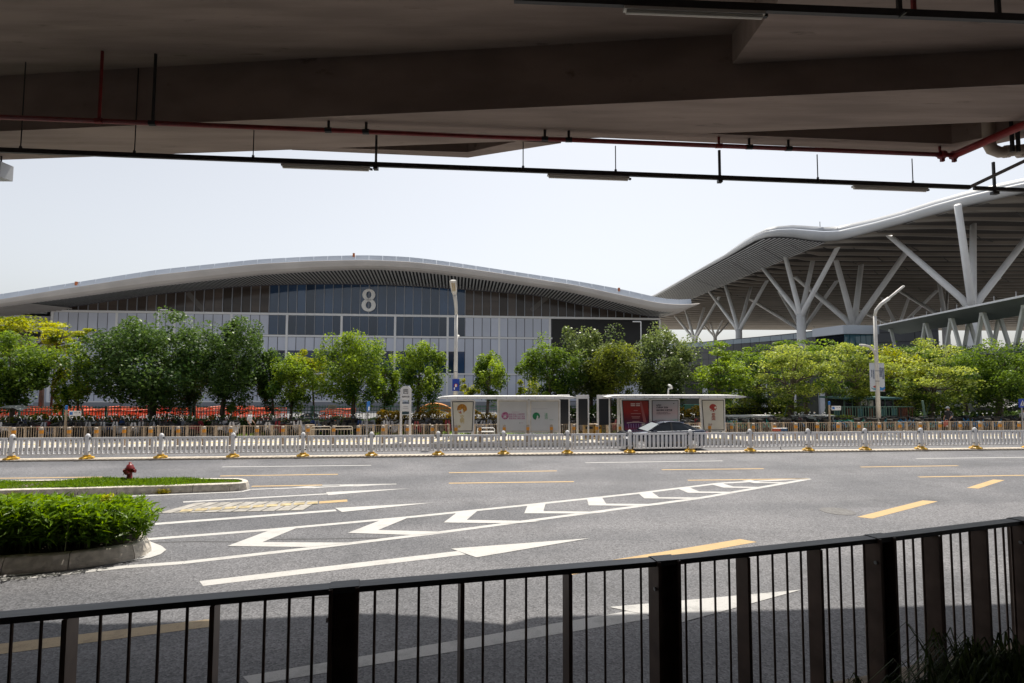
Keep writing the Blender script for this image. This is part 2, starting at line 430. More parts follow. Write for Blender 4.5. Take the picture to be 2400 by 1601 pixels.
# straight-ahead arrows
mpoly('w', [(360.2,1226),(786,1194),(789,1198),(364,1230.3)])
mpoly('w', [(785,1190.5),(1017.4,1178),(801.5,1200)], .008)
mpoly('w', [(428.4,1175.3),(766,1156.4),(767,1158.6),(429.8,1178)])
mpoly('w', [(764,1153.6),(959,1144.7),(769,1160.6)], .008)
mpoly('w', [(467,1362),(1073,1291.5),(1092,1299.5),(476,1373.5)])
mpoly('w', [(1057,1285.8),(1383.8,1261.3),(1116.4,1306.2)], .008)
mpoly('wo', [(569,1585.5),(1490,1429),(1530,1449),(588,1606)])
mpoly('wo', [(1427.6,1422.5),(1878.5,1382),(1598,1458.6)], .008)
# chevron gore
up_l = [(343,1264),(632,1241.6),(959,1212),(1237,1183.5),(1496,1156),(1690,1132.4),(1897,1121.6)]
lo_l = [(-40,1362),(0,1358.5),(131,1346),(298,1328),(430,1318.6),(727,1285),(1000,1252),(1637,1168),(1897,1122.4)]
mline('w', up_l, .19); mline('w', lo_l, .19)
chev = [[(533.5,1279.5),(633,1242.3),(700,1235.5),(615.4,1270.6),(828,1271.8),(724,1282.2)],
        [(815,1248.9),(893.8,1218.5),(959.3,1212.2),(886.4,1242.3),(1050,1246.5),(974,1254)],
        [(1039.6,1224.6),(1071.5,1200.9),(1120.5,1196),(1094,1218.4),(1267.5,1221.3),(1208.2,1226.6)],
        [(1228.7,1203),(1236.8,1183.3),(1278.9,1179.6),(1273.6,1198),(1428.7,1199.6),(1385.9,1203.7)],
        [(1379.7,1184.5),(1375.7,1168.2),(1410.4,1165.3),(1420.6,1180.5),(1559.4,1181.3),(1518.6,1185.8)],
        [(1510.4,1168.2),(1496,1156),(1526.7,1152.7),(1545,1165.3),(1661.5,1166.2),(1630.9,1169.4)],
        [(1612.5,1155),(1588,1145),(1614.5,1142),(1639,1151.9),(1735,1153),(1706.4,1156)],
        [(1696,1143),(1665.6,1135),(1690,1132.3),(1718.7,1140.4),(1796,1141.3),(1771.7,1144)],
        [(1767.7,1132.3),(1739,1126.6),(1759.5,1124.5),(1782,1130.2),(1851.4,1130.2),(1833,1132.7)],
        [(676,1143.6),(727,1138.8),(756,1138.4),(714,1142.2),(775,1141.2),(738,1144.2)],
        [(792,1139.6),(800,1136.6),(830,1136),(826,1138.4),(868,1138),(840,1140)]]
for c in chev:
    mpoly('w', [c[0], c[1], c[2], c[3]], .008); mpoly('w', [c[0], c[3], c[4], c[5]], .008)
mline('w', [(-40,1173.5),(0,1171.6),(330,1162),(566,1152.4),(588,1147),(740,1142),(929,1134.6)], .13)
mline('w', [(755,1137.4),(929,1134.4)], .13)
# white apron round the front island's nose
mpoly('w', [(330,1257),(354,1270),(378,1279),(390,1288.5),(376,1299),(351,1307),(290,1317),(208,1329),(90,1343),(-40,1357),(-40,1352),(131,1337),(300,1312)], .012)
root = tag(mk['w'].build('road_markings', M_mwhite), kind='structure')
mk['y'].build('yellow_lines', M_myellow, root); mk['yo'].build('worn_yellow_line', M_myellow_old, root); mk['wo'].build('worn_white_arrow', M_mwhite_old, root)
# concrete slab strip with the faded yellow line across it
A, B, C_, D = (368.3,1203.6), (457.6,1179), (748,1174.4), (710.7,1196.8)
slab_root = structure(MB().add([G(*p, .003) for p in (A, D, C_, B)], [(0, 1, 2, 3)]).build('slab_strip', mat('joint_tar', (.09, .09, .09), .9)))
M_slab = mat('patched_concrete', (.33, .315, .29), .85, var=.25, scale=3, detail=9)
gA, gB, gC, gD = [G(*p, 0) for p in (A, B, C_, D)]
for i in range(10):
    t0, t1 = i / 10 + .006, (i + 1) / 10 - .006
    q = [gA.lerp(gD, t0), gA.lerp(gD, t1), gB.lerp(gC, t1), gB.lerp(gC, t0)]
    MB().prism([(p.x, p.y) for p in q], .001, .012).build('slab', M_slab, slab_root)
ym = MB()
q0, q1 = G(420,1197,.02), G(748,1177.6,.02)
for i in range(10):
    a, b = q0.lerp(q1, i/10+.01), q0.lerp(q1, (i+1)/10-.01); n = (q1-q0).normalized(); n = Vector((-n.y, n.x, 0))*.15
    ym.add([a-n, b-n, b+n, a+n], [(0,1,2,3)])
ym.build('faded_yellow_line', mat('faded_yellow', (.40, .33, .19), .8, var=.3, scale=5), slab_root)
mk2 = MB(); a, b = G(748,1177.6,.006), G(814,1173.2,.006); n = Vector((-(b-a).y, (b-a).x, 0)).normalized()*.15
mk2.add([a-n, b-n, b+n, a+n], [(0,1,2,3)]); mk2.build('yellow_line_end', M_myellow, root)
# manhole cover, right lane
c = G(1963, 1198.5, 0)
t = thing('manhole_cover', 'round iron manhole cover flush in the asphalt on the right', 'manhole cover', c)
MB().lathe([(.40, .001), (.40, .008), (.36, .010), (0.0, .010)], 28).build('lid', mat('iron_cover', (.13, .127, .125), .6, var=.3, scale=12), t)
MB().lathe([(.46, .001), (.46, .006), (.41, .007)], 28).build('ring', mat('iron_ring', (.12, .115, .115), .6), t)
# little dead crack and tyre seam lines
sm = MB()
def seam(p, wd): 
    q = [G(x, y, .0035) for x, y in p]
    for a, b in zip(q[:-1], q[1:]):
        n = Vector((-(b-a).y, (b-a).x, 0)).normalized()*wd; sm.add([a-n, b-n, b+n, a+n], [(0,1,2,3)])
seam([(360,1272),(450,1269),(560,1270),(640,1264),(760,1263),(860,1261),(940,1263)], .03)
seam([(540,1395),(700,1402),(830,1398)], .02)
sm.build('asphalt_seam', mat('tar_seam', (.06, .06, .062), .7), root)

# ------------------------------------------------------------------ traffic islands
def island(name, front, nose, back, h, slope, label_top):
    """kerb ring of separate stones round a raised bed; front/nose/back are road points"""
    pts = front + nose + back
    ctr = sum(pts, Vector()) / len(pts)
    root = structure(MB().prism([(p.x + (ctr.x-p.x)*.06, p.y + (ctr.y-p.y)*.26) for p in pts], -.02, h - .05).build(name, M_soil))
    # resample ring into stones about 1 m long
    L = [0]
    for a, b in zip(pts[:-1], pts[1:]): L.append(L[-1] + (b - a).length)
    def at(s):
        for i in range(len(pts) - 1):
            if s <= L[i+1] or i == len(pts) - 2:
                t = (s - L[i]) / max(1e-6, L[i+1] - L[i]); return pts[i].lerp(pts[i+1], min(1, t))
    n = int(L[-1] / 1.1)
    for i in range(n):
        s0, s1 = L[-1]*i/n + .008, L[-1]*(i+1)/n - .008
        rings = []
        for k in range(5):
            s = s0 + (s1 - s0) * k / 4
            p = at(s); d = (at(min(L[-1], s+.12)) - at(max(0, s-.12))).normalized(); nn = Vector((-d.y, d.x, 0))
            rings.append([p + Vector((0,0,-.02)), p + nn*.015 + Vector((0,0,h*.35)), p + nn*slope + Vector((0,0,h-.02)), p + nn*(slope+.03) + Vector((0,0,h)),
                          p + nn*(slope+.17) + Vector((0,0,h)), p + nn*(slope+.17) + Vector((0,0,-.02))])
        MB().loft(rings).build('kerb_stone', M_kerb, root, fix=True)
    return root, pts
f1 = [G(-560,1398), G(-200,1366), G(0,1348), G(131,1340), G(230,1327), G(307,1314.6)]
n1 = [G(338,1304), G(356,1293), G(355,1281), G(340,1267)]
b1 = [G(300,1256.5), G(220,1252), G(60,1262), G(-200,1280), G(-520,1303)]
isl1, ip1 = island('planted_island', f1, n1, b1, .30, .10, '')
f2 = [G(-420,1182), G(-150,1173), G(0,1168), G(240,1161.4), G(430,1155.6), G(548,1151.6)]
n2 = [G(575,1148.8), G(586,1145), G(582,1140), G(566,1136.6)]
b2 = [G(520,1136.5), G(400,1136.5), G(200,1139), G(0,1142.5), G(-400,1151)]
isl2, ip2 = island('grass_island', f2, n2, b2, .25, .05, '')

# lawn on the far island (mounds of real blades)
def inside(x, y, poly):
    c = False; n = len(poly); j = n - 1
    for i in range(n):
        xi, yi, xj, yj = poly[i].x, poly[i].y, poly[j].x, poly[j].y
        if (yi > y) != (yj > y) and x < (xj-xi)*(y-yi)/(yj-yi)+xi: c = not c
        j = i
    return c
def shrink(pts, k):
    c = sum(pts, Vector())/len(pts); return [Vector((c.x+(p.x-c.x)*(1-(k*.25)), c.y+(p.y-c.y)*(1-k), 0)) for p in pts]
lawn = shrink(ip2, .20)
def mound(x, y):
    return .205 + .035*math.sin(x*.9+1.0) + .03*math.sin(x*2.1+.3) + .015*math.sin(y*3)
xs = [p.x for p in lawn]; ys = [p.y for p in lawn]
P_ = []
while len(P_) < 26000:
    x, y = random.uniform(max(min(xs), -19), max(xs)), random.uniform(min(ys), max(ys))
    if inside(x, y, lawn): P_.append((x, y, mound(x, y) + random.uniform(-.02, .05)))
P_ = np.array(P_); 
dirs = np.stack([rng.normal(0, .5, len(P_)), rng.normal(0, .5, len(P_)), np.ones(len(P_))], 1)
M_lawn = leaf_mat('lawn_blade', (.05, .12, .012), (.22, .36, .035), .4, .6)
stuff(tag(leaves(P_, .15, rng.normal(.5, .2, len(P_)), M_lawn, 'lawn_grass', None, up=.0, aspect=.16, seed=3, dirs=dirs), 'bright green grass mounded on the far kerbed island', 'grass'))
gm = MB(); nx = 40
for i in range(nx):
    x0 = -19 + (max(xs)+19)*i/nx; x1 = -19 + (max(xs)+19)*(i+1)/nx
    for j in range(6):
        y0 = min(ys)+(max(ys)-min(ys))*j/6; y1 = min(ys)+(max(ys)-min(ys))*(j+1)/6
        if all(inside(a, b, lawn) for a in (x0, x1) for b in (y0, y1)):
            gm.add([(x0,y0,mound(x0,y0)-.03),(x1,y0,mound(x1,y0)-.03),(x1,y1,mound(x1,y1)-.03),(x0,y1,mound(x0,y1)-.03)], [(0,1,2,3)])
gm.build('turf', mat('turf', (.06, .12, .02), .9), isl2)
# hydrant
hp = G(303, 1127, .20)
t = thing('fire_hydrant', 'dark red fire hydrant standing on the grass island', 'fire hydrant', hp)
M_hyd = mat('hydrant_red', (.20, .012, .014), .4, var=.2, scale=9)
MB().lathe([(.12, 0), (.12, .05), (.085, .07), (.085, .40), (.10, .42)], 14).build('barrel', M_hyd, t, True)
MB().lathe([(.15, .40), (.155, .43), (.12, .47), (.10, .54), (.05, .58), (.04, .58), (.04, .64), (.0, .64)], 14).build('bonnet', M_hyd, t, True)
for s in (-1, 1):
    MB().tube([(s*.07, 0, .34), (s*.17, 0, .34)], .05, 10).tube([(s*.155, 0, .34), (s*.20, 0, .34)], .065, 8).build('hose_cap', M_hyd, t)
MB().tube([(0, -.07, .30), (0, -.18, .30)], .07, 10).build('pumper_cap', M_hyd, t)
MB().bar((-.14, -.02, .36), (-.20, -.04, .2), .015, .015).build('chain', M_dark, t)
# sparse weed tufts at the kerb foot
for (px, py) in ((384, 1156.5), (30, 1167.5)):
    c = G(px, py, 0); n = 220
    p = np.stack([c.x + rng.normal(0, .10, n), c.y - .05 + rng.normal(0, .04, n), np.abs(rng.normal(0, .05, n)) + .02], 1)
    tag(leaves(p, .09, rng.uniform(.2, .9, n), leaf_mat('weed_leaf', (.16, .16, .01), (.42, .36, .02), .3), 'weed_tuft', None, up=.2, aspect=.3, seed=5),
        'yellow weed tuft at the kerb foot ' + ('right of the hydrant' if px > 100 else 'at the far left edge'), 'weed', 'weed tufts at the kerb foot')
# oleander-like hedge on the front island
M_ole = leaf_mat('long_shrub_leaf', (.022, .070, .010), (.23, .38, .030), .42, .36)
hb = thing('shrub_bed', 'dense shrub bed with long pointed green leaves on the front traffic island', 'shrub', sum(f1[2:5], Vector())/3 + Vector((0, .6, .28)))
bed = shrink(ip1, .22)
P_, T_, D_ = [], [], []
xs = [p.x for p in bed]; ys = [p.y for p in bed]
xmin = -14.2
k = 0
stem = MB()
while k < 1700:
    x, y = random.uniform(xmin, max(xs)+.12), random.uniform(min(ys)-.1, max(ys)+.1)
    if not inside(x, y, bed): continue
    k += 1
    edge = max(0, (x - (max(xs) - 1.2)) / 1.2)
    top = min(.28 + (.92 + .12*math.sin(x*2.3)) * (1 - .45*edge**2), 3.92 - .226*y - .12) + random.uniform(-.14, .12)
    lean = Vector((random.uniform(-.18, .18) + .18*edge, random.uniform(-.2, .2), 0))
    base = Vector((x, y, .26)); tip = Vector((x, y, top)) + lean
    if k % 7 == 0: stem.tube([base, tip], [.012, .005], 4, False)
    nl = 15
    for j in range(nl):
        tt = 1 - (j / nl) ** 1.4 * .88; a = j * 2.4 + random.uniform(-.4, .4)
        el = random.uniform(.1, .9) + (.5 if j < 4 else 0)
        d = Vector((math.cos(a), math.sin(a), el)).normalized()
        pz = base.lerp(tip, tt) + d * .08
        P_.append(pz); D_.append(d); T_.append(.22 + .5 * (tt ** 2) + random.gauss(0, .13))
P_ = np.array([tuple(p) for p in P_]); D_ = np.array([tuple(d) for d in D_])
hb_l = hb.location
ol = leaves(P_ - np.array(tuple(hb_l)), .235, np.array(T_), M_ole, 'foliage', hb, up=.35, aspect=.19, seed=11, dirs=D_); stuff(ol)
so_ = MB(); so_.v = [(v[0]-hb_l.x, v[1]-hb_l.y, v[2]-hb_l.z) for v in stem.v]; so_.f = stem.f
stuff(so_.build('stems', mat('green_stem', (.10, .12, .04), .7), hb))
# the pale sprig that sticks out of it
sp = AY(240, 1195, hb_l.y + .35); n = 140
p = np.stack([rng.normal(0, .07, n), rng.normal(0, .06, n), rng.uniform(-.1, .32, n)], 1); p[:, 0] += p[:, 2]*.3
t = thing('weed_sprig', 'pale yellow-green weed sprig sticking out of the shrub bed', 'weed', sp)
leaves(p, .12, rng.uniform(.4, 1, n), leaf_mat('sprig_leaf', (.2, .26, .02), (.45, .46, .06), .5), 'foliage', t, up=.3, aspect=.3, seed=8)
MB().tube([(0, 0, -.7), (.02, 0, 0), (.10, 0, .3)], [.01, .007, .003], 5).build('stem', MATS['green_stem'], t)

# ------------------------------------------------------------------ overpass we stand under
ZB, ZL, ZS, ZT = 9.30, 10.58, 9.98, 11.3
def ext(a, b, k): return b + (b - a).normalized() * k
nb = [G(0,308,ZB), G(1200,254,ZB), G(2400,198,ZB)]; fb = [G(0,375,ZB), G(684,351,ZB), G(1300,327.5,ZB), G(2400,283,ZB)]
nb = [ext(nb[1], nb[0], 40)] + nb + [ext(nb[1], nb[2], 40)]; fb = [ext(fb[1], fb[0], 40)] + fb + [ext(fb[2], fb[3], 40)]
bridge = thing('overpass', 'dark concrete elevated road overhead with deep beams and soffits', 'bridge', (0, 0, 0))
MB().prism([(p.x, p.y) for p in nb] + [(p.x, p.y) for p in reversed(fb)], ZB, ZL + .05).build('main_beam', M_conc, bridge)
v1o = [G(684,352,ZB), G(1097,370,ZB), G(1315,336,ZB)]
def quadz(ps, z0, z1, nm): MB().prism([(p.x, p.y) for p in ps], z0, z1).build(nm, M_conc, bridge)
quadz([G(684,352,ZB), G(1097,370,ZB), G(1097,357,ZB), G(786,347.5,ZB)], ZB + .003, ZL, 'edge_beam')
quadz([G(1097,370,ZB), G(1315,336,ZB), G(1212,331,ZB), G(1097,357,ZB)], ZB + .003, ZL, 'edge_beam')
quadz([G(1400,323,ZB), G(2231,360,ZB), G(2231,338,ZB), G(1644,313,ZB)], ZB + .003, ZL, 'edge_beam')
quadz([G(2231,360,ZB), G(2560,290,ZB), G(2560,270,ZB), G(2231,338,ZB)], ZB + .003, ZL, 'edge_beam')
k_ = ZL / sd.z
outer = []
for q in ((-900,1490),(-300,1480),(0,1473),(298,1461),(540,1452),(850,1438),(1000,1443),(1100,1455),(1190,1463),(1250,1446),(1774,1431),(2097,1422),(2357,1415),(2900,1396)):
    p = G(*q); outer.append(Vector((p.x + sd.x*k_, p.y + sd.y*k_, 0)))
outer = [outer[0] + Vector((-45, -.6, 0))] + outer + [outer[-1] + Vector((45, 1.2, 0))]
deck = [(p.x, p.y) for p in outer] + [(outer[-1].x, -40), (outer[0].x, -40)]
MB().prism(deck, ZL + .002, ZT).build('deck_soffit', M_conc, bridge)
e1, e2 = G(1715,153,ZS), G(1838,0,ZS)
nr = [n_ for n_ in nb if n_.x > e1.x]
MB().prism([(e1.x, e1.y + .02), (e2.x + .1, -40), (50, -40)] + [(p.x, p.y - .003) for p in reversed(nr)], ZS, ZL).build('lower_soffit', M_conc, bridge)
MB().box(-40, -9, -7.5, -6.3, ZB + .3, ZL).box(-9, 40, -7.5, -6.3, ZB + .3, ZS - .004).build('rear_beam', M_conc, bridge)
# columns at the back carry the deck (outside the view)
for x in (-16, 0.0, 16): MB().lathe([(.7, 0), (.7, ZB + .3)], 20, (x, -7, 0)).build('pier', M_conc, bridge)
pa = MB()
for a, b in zip(outer[:-1], outer[1:]): pa.bar((a.x, a.y - .12, ZT + .45), (b.x, b.y - .12, ZT + .45), .2, .9)
pa.build('parapet', M_conc, bridge)
# lighting conduit, hanger rods, strip lights
ZR = 8.63
ra, rb = G(0,352,ZR), G(2272,439,ZR)
rdir = (rb - ra).normalized(); r0 = ra - rdir * 6
tray = thing('cable_tray', 'long black lighting conduit hung on rods across the top of the view', 'cable tray', (0, 0, 0))
MB().bar(r0, rb, .07, .10).build('conduit', M_dark, tray)
rc = G(2400,378,ZR + .55)
MB().bar(rb, rc + (rc - rb)*1.2, .07, .08).build('branch_conduit', M_greyst, tray)
ce0, ce1 = G(2283,441,ZR-.02), G(2480,449,ZR-.02)
MB().bar(ce0, ce0 + (ce1 - ce0)*8, .07, .09).build('conduit_end', M_dark, tray)
def on_rail(px, a=ra, b=rb):
    # point of the conduit at picture column px
    lo, hi = -.3, 1.3
    for _ in range(40):
        mid = (lo + hi) / 2; p = a.lerp(b, mid) - CAM
        x = p.dot(camR) / p.dot(Fw) * FP + CX
        if x < px: lo = mid
        else: hi = mid
    return a.lerp(b, lo)
def top_at(p):
    yn = nb[1].y + (nb[3].y - nb[1].y) * (p.x - nb[1].x) / (nb[3].x - nb[1].x)
    return ZB if p.y > yn else ZL
for px, r_ in ((48, .012), (315, .012), (593, .012), (881, .028), (1226, .012), (1443, .012), (1687, .035), (1917, .014), (2140, .012)):
    p = on_rail(px); zt = top_at(p)
    MB().tube([(p.x, p.y, ZR + .03), (p.x, p.y, zt - .002)], r_, 6).tube([(p.x, p.y, ZR+.05), (p.x, p.y, ZR+.10)], .03, 6).build('hanger_rod', M_dark, tray)
    if r_ > .02: MB().box(p.x-.05, p.x+.05, p.y-.06, p.y+.06, ZR-.12, ZR-.05).build('clamp', M_dark, tray)
M_tube = mat('milky_diffuser', (.88, .84, .74), .4)
M_case = mat('lamp_case', (.70, .68, .62), .5)
def strip_light(p0, p1, label):
    d = (p1 - p0); L = d.length; t = thing('strip_light', label, 'strip light', (p0 + p1) / 2, math.atan2(d.y, d.x), 'strip lights under the overpass')
    MB().box(-L/2, L/2, -.05, .05, .0, .045).build('casing', M_case, t)
    MB().tube([(-L/2+.03, 0, -.02), (L/2-.03, 0, -.02)], .032, 8).build('diffuser', M_tube, t)
    MB().box(L/2, L/2+.05, -.025, .025, -.02, .02).build('plug', M_dark, t)
for (x0, x1, lb) in ((660, 868, 'unlit strip light hung below the conduit left of centre, under the chevron edge'), (1283, 1474, 'unlit strip light below the conduit just right of centre'),
                     (1998, 2172, 'unlit strip light at the right end of the conduit, over the canopy roof')):
    a, b = on_rail(x0), on_rail(x1); dz = Vector((0, 0, -.115)); strip_light(a + dz, b + dz, lb)
# near tray at the top right
ZN = 9.2
na, nbb = G(1452,6,ZN), G(2400,44,ZN)
tr2 = thing('cable_tray', 'near black conduit crossing the top right corner under the soffit', 'cable tray', (0, 0, 0))
nd = (nbb - na).normalized()
MB().bar(na - nd*1.5, nbb + nd*3, .07, .11).build('conduit', M_dark, tr2)
for px, zt in ((2108, ZS), (2142, ZS), (2340, ZS)):
    p = on_rail(px, na, nbb)
    MB().bar((p.x, p.y, ZN), (p.x, p.y, zt - .002), .06 if px != 2142 else .05, .05).build('hanger_rod', M_dark if px != 2142 else M_red, tr2)
p = on_rail(2108, na, nbb); MB().bar((p.x, p.y, ZN-.05), (p.x-.05, p.y-.2, ZN-.10), .03, .03).build('clamp', M_dark, tr2)
a, b = on_rail(1462, na, nbb), on_rail(1790, na, nbb); strip_light(a + Vector((0,0,-.115)), b + Vector((0,0,-.115)), 'large pale strip light nearest the viewer at the top edge')
# red fire pipe
ZP = 9.10
pa_, pb_ = G(-60,272,ZP), G(2236,364,ZP)
t = thing('fire_pipe', 'red fire sprinkler pipe running under the overpass beam', 'pipe', (0, 0, 0))
MB().tube([pa_ - (pb_-pa_).normalized()*4, pb_], .05, 12).build('pipe', M_red, t, True)
pe = G(2470,262,ZP + .05); pe = pb_ + (pe - pb_)*5
MB().tube([pb_, pb_.lerp(pe, .5), pe], [.085, .085, .085], 12).build('branch_pipe', M_red, t, True)
for k in (0, .05): 
    q = pb_ - (pb_-pa_).normalized()*(k*6); dd = (pb_-pa_).normalized()
    MB().tube([q - dd*.05, q + dd*.05], .10, 10).box(q.x-.04, q.x+.04, q.y-.03, q.y+.03, q.z-.16, q.z-.05).build('coupling', M_red, t)
for px, dz in ((232, 'L'), (358, 'L'), (770, 'b'), (858, 'b'), (1277, 'b'), (1333, 'b'), (1685, 'b'), (1756, 'b'), (1848, 'b'), (2203, 'b')):
    p = on_rail(px, pa_, pb_); zt = ZL if (dz == 'L') else ZB
    if zt < ZP: continue
    MB().tube([(p.x, p.y, ZP - .02), (p.x, p.y, zt - .002)], .03, 8).tube([(p.x-.07, p.y, ZP), (p.x+.07, p.y, ZP)], .06, 8).build('hanger', M_red if px in (232, 1685, 2203) else M_dark, t)
# beige drain pipe in the right corner
M_pvc = mat('cream_pvc', (.55, .47, .38), .45, var=.1)
d0 = G(2318,338,ZP + .03); t = thing('drain_pipe', 'cream plastic drain pipe with elbow at the right corner', 'pipe', (0, 0, 0))
MB().tube([d0 + Vector((0,0,1.4)), d0, d0 + Vector((.06, 0, -.12)), d0 + Vector((.2, -.03, -.2)), d0 + Vector((.7, -.1, -.16)), d0 + Vector((3, -.6, -.1))], .12, 14).build('pipe', M_pvc, t, True)
for k in (.3, .62): MB().tube([d0 + Vector((k, -.04, -.19)), d0 + Vector((k+.1, -.06, -.185))], .14, 12).build('collar', M_pvc, t)
q = on_rail(2331); MB().bar((q.x, q.y, ZR-.1), (q.x, q.y, ZB), .05, .05).box(q.x-.08, q.x+.08, q.y-.05, q.y+.05, ZR-.16, ZR-.09).build('hanger_rod', M_dark, tray)
for px in (2372, 2386):
    q = G(px, 330, ZP); MB().bar((q.x, q.y, ZP-.25), (q.x, q.y, ZL), .06, .05).build('hanger_bracket', M_dark, t)
# grey sign box at the left edge
q = G(-8, 378, 9.1); t = thing('sign_box', 'grey metal box hanging at the left edge under the overpass', 'box', (q.x, q.y, 8.72))
MB().box(-1.1, .10, 0, .35, 0, .38).build('housing', mat('box_grey', (.55, .57, .6), .4), t)
MB().box(-1.06, -.04, -.02, -.002, .05, .36).build('face', M_black, t)
for x in (-.8, -.05): MB().tube([(x, .17, .38), (x, .17, ZB - 8.72 + 1.2)], .02, 6).build('bracket', M_dark, t)

# unseen dark wall added behind us to keep light out from under the deck
MB().box(-60, 60, -23, -22.2, 0, ZB).build('rear_light_block', mat('rear_light_block', (.04, .037, .035), .8, var=.2), bridge)
# ------------------------------------------------------------------ terrace and its railing
TZ, RTOP = 1.77, 2.82
rp_ = [G(808,1370.5,RTOP), G(1557,1309,RTOP), G(2062,1256.7,RTOP), G(2395,1216.5,RTOP)]
d0 = (G(0,1441,RTOP) - rp_[0]).normalized(); blen = (rp_[1] - rp_[0]).length
print('bays', [round((rp_[i+1]-rp_[i]).length, 2) for i in range(3)])
rp_ = [rp_[0] + d0*2*blen, rp_[0] + d0*blen] + rp_ + [rp_[3] + (rp_[3]-rp_[2]).normalized()*blen*k for k in (1, 2, 3)]
rn_ = []
for i in range(len(rp_)):
    d = (rp_[min(i+1, len(rp_)-1)] - rp_[max(i-1, 0)]).normalized(); rn_.append(Vector((-d.y, d.x, 0)))
edge_ = [(p.x + n.x*.17, p.y + n.y*.17) for p, n in zip(rp_, rn_)]
terr = structure(MB().prism(edge_ + [(edge_[-1][0], -22), (edge_[0][0] - 6, -22)], -.03, TZ).build('terrace', mat('terrace_paving', (.06, .057, .055), .85, var=.2, scale=2)))
M_cop = mat('coping_stone', (.45, .38, .29), .8, var=.2, scale=6)
for i in range(len(rp_) - 1):
    a_, b_ = rp_[i] + rn_[i]*.10, rp_[i+1] + rn_[i+1]*.10; a_.z = b_.z = TZ - .03
    MB().bar(a_, b_, .18, .10).build('coping_stone', M_cop, terr)
rail = thing('railing', 'dark metal terrace railing with thin vertical bars in the foreground', 'railing', (rp_[2].x, rp_[2].y, TZ))
RO = Vector((rp_[2].x, rp_[2].y, 0)); H_ = RTOP - TZ
M_rail = mat('bronze_steel', (.12, .080, .064), .45, .2, var=.25, scale=5)
M_railtop = mat('railing_top', (.085, .088, .095), .35, .4, var=.3, scale=7, stretch=(.3, 3, 1))
bar_me = MB().tube([(0,0,.02),(0,0,H_-.02)], .0075, 6).mesh('bar', M_rail)
flat_me = MB().box(-.011, .011, -.055, .055, -.1, H_-.03).mesh('flat_post', M_rail)
for i in range(len(rp_) - 1):
    a_, b_ = rp_[i], rp_[i+1]; L_ = (b_ - a_).length; rz_ = math.atan2(b_.y-a_.y, b_.x-a_.x)
    lo_ = Vector((a_.x-RO.x, a_.y-RO.y, 0)); ux = (b_-a_).normalized()
    MB().box(.075, L_-.075, -.04, .045, H_-.03, H_).build('top_rail', M_railtop, rail, loc=lo_, rz=rz_)
    MB().box(.05, L_-.05, -.012, .012, .02, .045).build('bottom_rail', M_rail, rail, loc=lo_, rz=rz_)
    th = L_/3
    for k in range(3):
        if k: link('flat_post', flat_me, rail, lo_ + ux*th*k, rz_)
        for j in range(1, 5):
            a0 = th*k + (.04 if k == 0 else 0); b0 = th*(k+1) - (.04 if k == 2 else 0)
            link('bar', bar_me, rail, lo_ + ux*(a0 + (b0-a0)*j/5), rz_)
for i, (p, n) in enumerate(zip(rp_, rn_)):
    rz_ = math.atan2(n.y, n.x) - math.pi/2
    pr = MB().box(-.075, -.055, -.06, .06, -.1, H_-.001).box(.055, .075, -.06, .06, -.1, H_-.001).box(-.055, .055, .02, .035, -.1, H_-.03).build('post', M_rail, rail, loc=(p.x-RO.x, p.y-RO.y, 0), rz=rz_)
    MB().box(-.073, .073, -.045, .05, H_-.028, H_+.004).build('cap', M_railtop, pr)
    MB().tube([(-.078, -.03, H_-.16), (-.086, -.03, H_-.16)], .012, 8).build('bolt', M_greyst, pr)
# ornamental grass clumps inside the railing
M_orn = leaf_mat('ornamental_blade', (.014, .028, .009), (.085, .125, .04), .25, .45)
for i, (px, py, Yd, h, n, lbl) in enumerate(((2130, 1640, 3.0, .42, 900, 'low dark grass clump at the foot of the third railing post'), (2250, 1600, 2.75, .50, 1400, 'arching dark grass clump between the railing and the corner'),
                                      (2390, 1560, 2.9, .68, 2600, 'tallest dark grass clump in the bottom right corner'), (2330, 1680, 2.45, .45, 1200, 'dark grass clump nearest the viewer at the bottom right'),
                                      (1640, 1650, 3.2, .22, 110, 'small thin grass tuft by the second railing post'))):
    c = AY(px, py, Yd); t = thing('grass_clump', lbl, 'grass', (c.x, c.y, TZ), 0, 'ornamental grass clumps inside the railing')
    gb = MB()
    for k in range(n):
        a = random.uniform(0, 2*math.pi); sp_ = random.uniform(.1, 1) ; hh = h*random.uniform(.5, 1.1)
        ox, oy = random.gauss(0, .10 + .08*h), random.gauss(0, .10); dx, dy = math.cos(a)*sp_*h*.55, math.sin(a)*sp_*h*.55
        wv = random.uniform(.003, .0065); px_, py_ = -math.sin(a)*wv, math.cos(a)*wv
        pts = [(ox, oy, 0), (ox+dx*.22, oy+dy*.22, hh*.62), (ox+dx*.75, oy+dy*.75, hh*.97), (ox+dx*1.5, oy+dy*1.5, hh*(.86-.42*sp_))]
        vs = []
        for q_, kk in zip(pts, (1, 1, .8, .1)): vs += [(q_[0]-px_*kk, q_[1]-py_*kk, q_[2]), (q_[0]+px_*kk, q_[1]+py_*kk, q_[2])]
        gb.add(vs, [(0,1,3,2),(2,3,5,4),(4,5,7,6)])
    me = gb.mesh('blades', M_orn); at = me.attributes.new('tint', 'FLOAT', 'POINT')
    at.data.foreach_set('value', np.repeat(rng.uniform(0, 1, n), 8).astype(np.float32))
    stuff(link('blades', me, t))

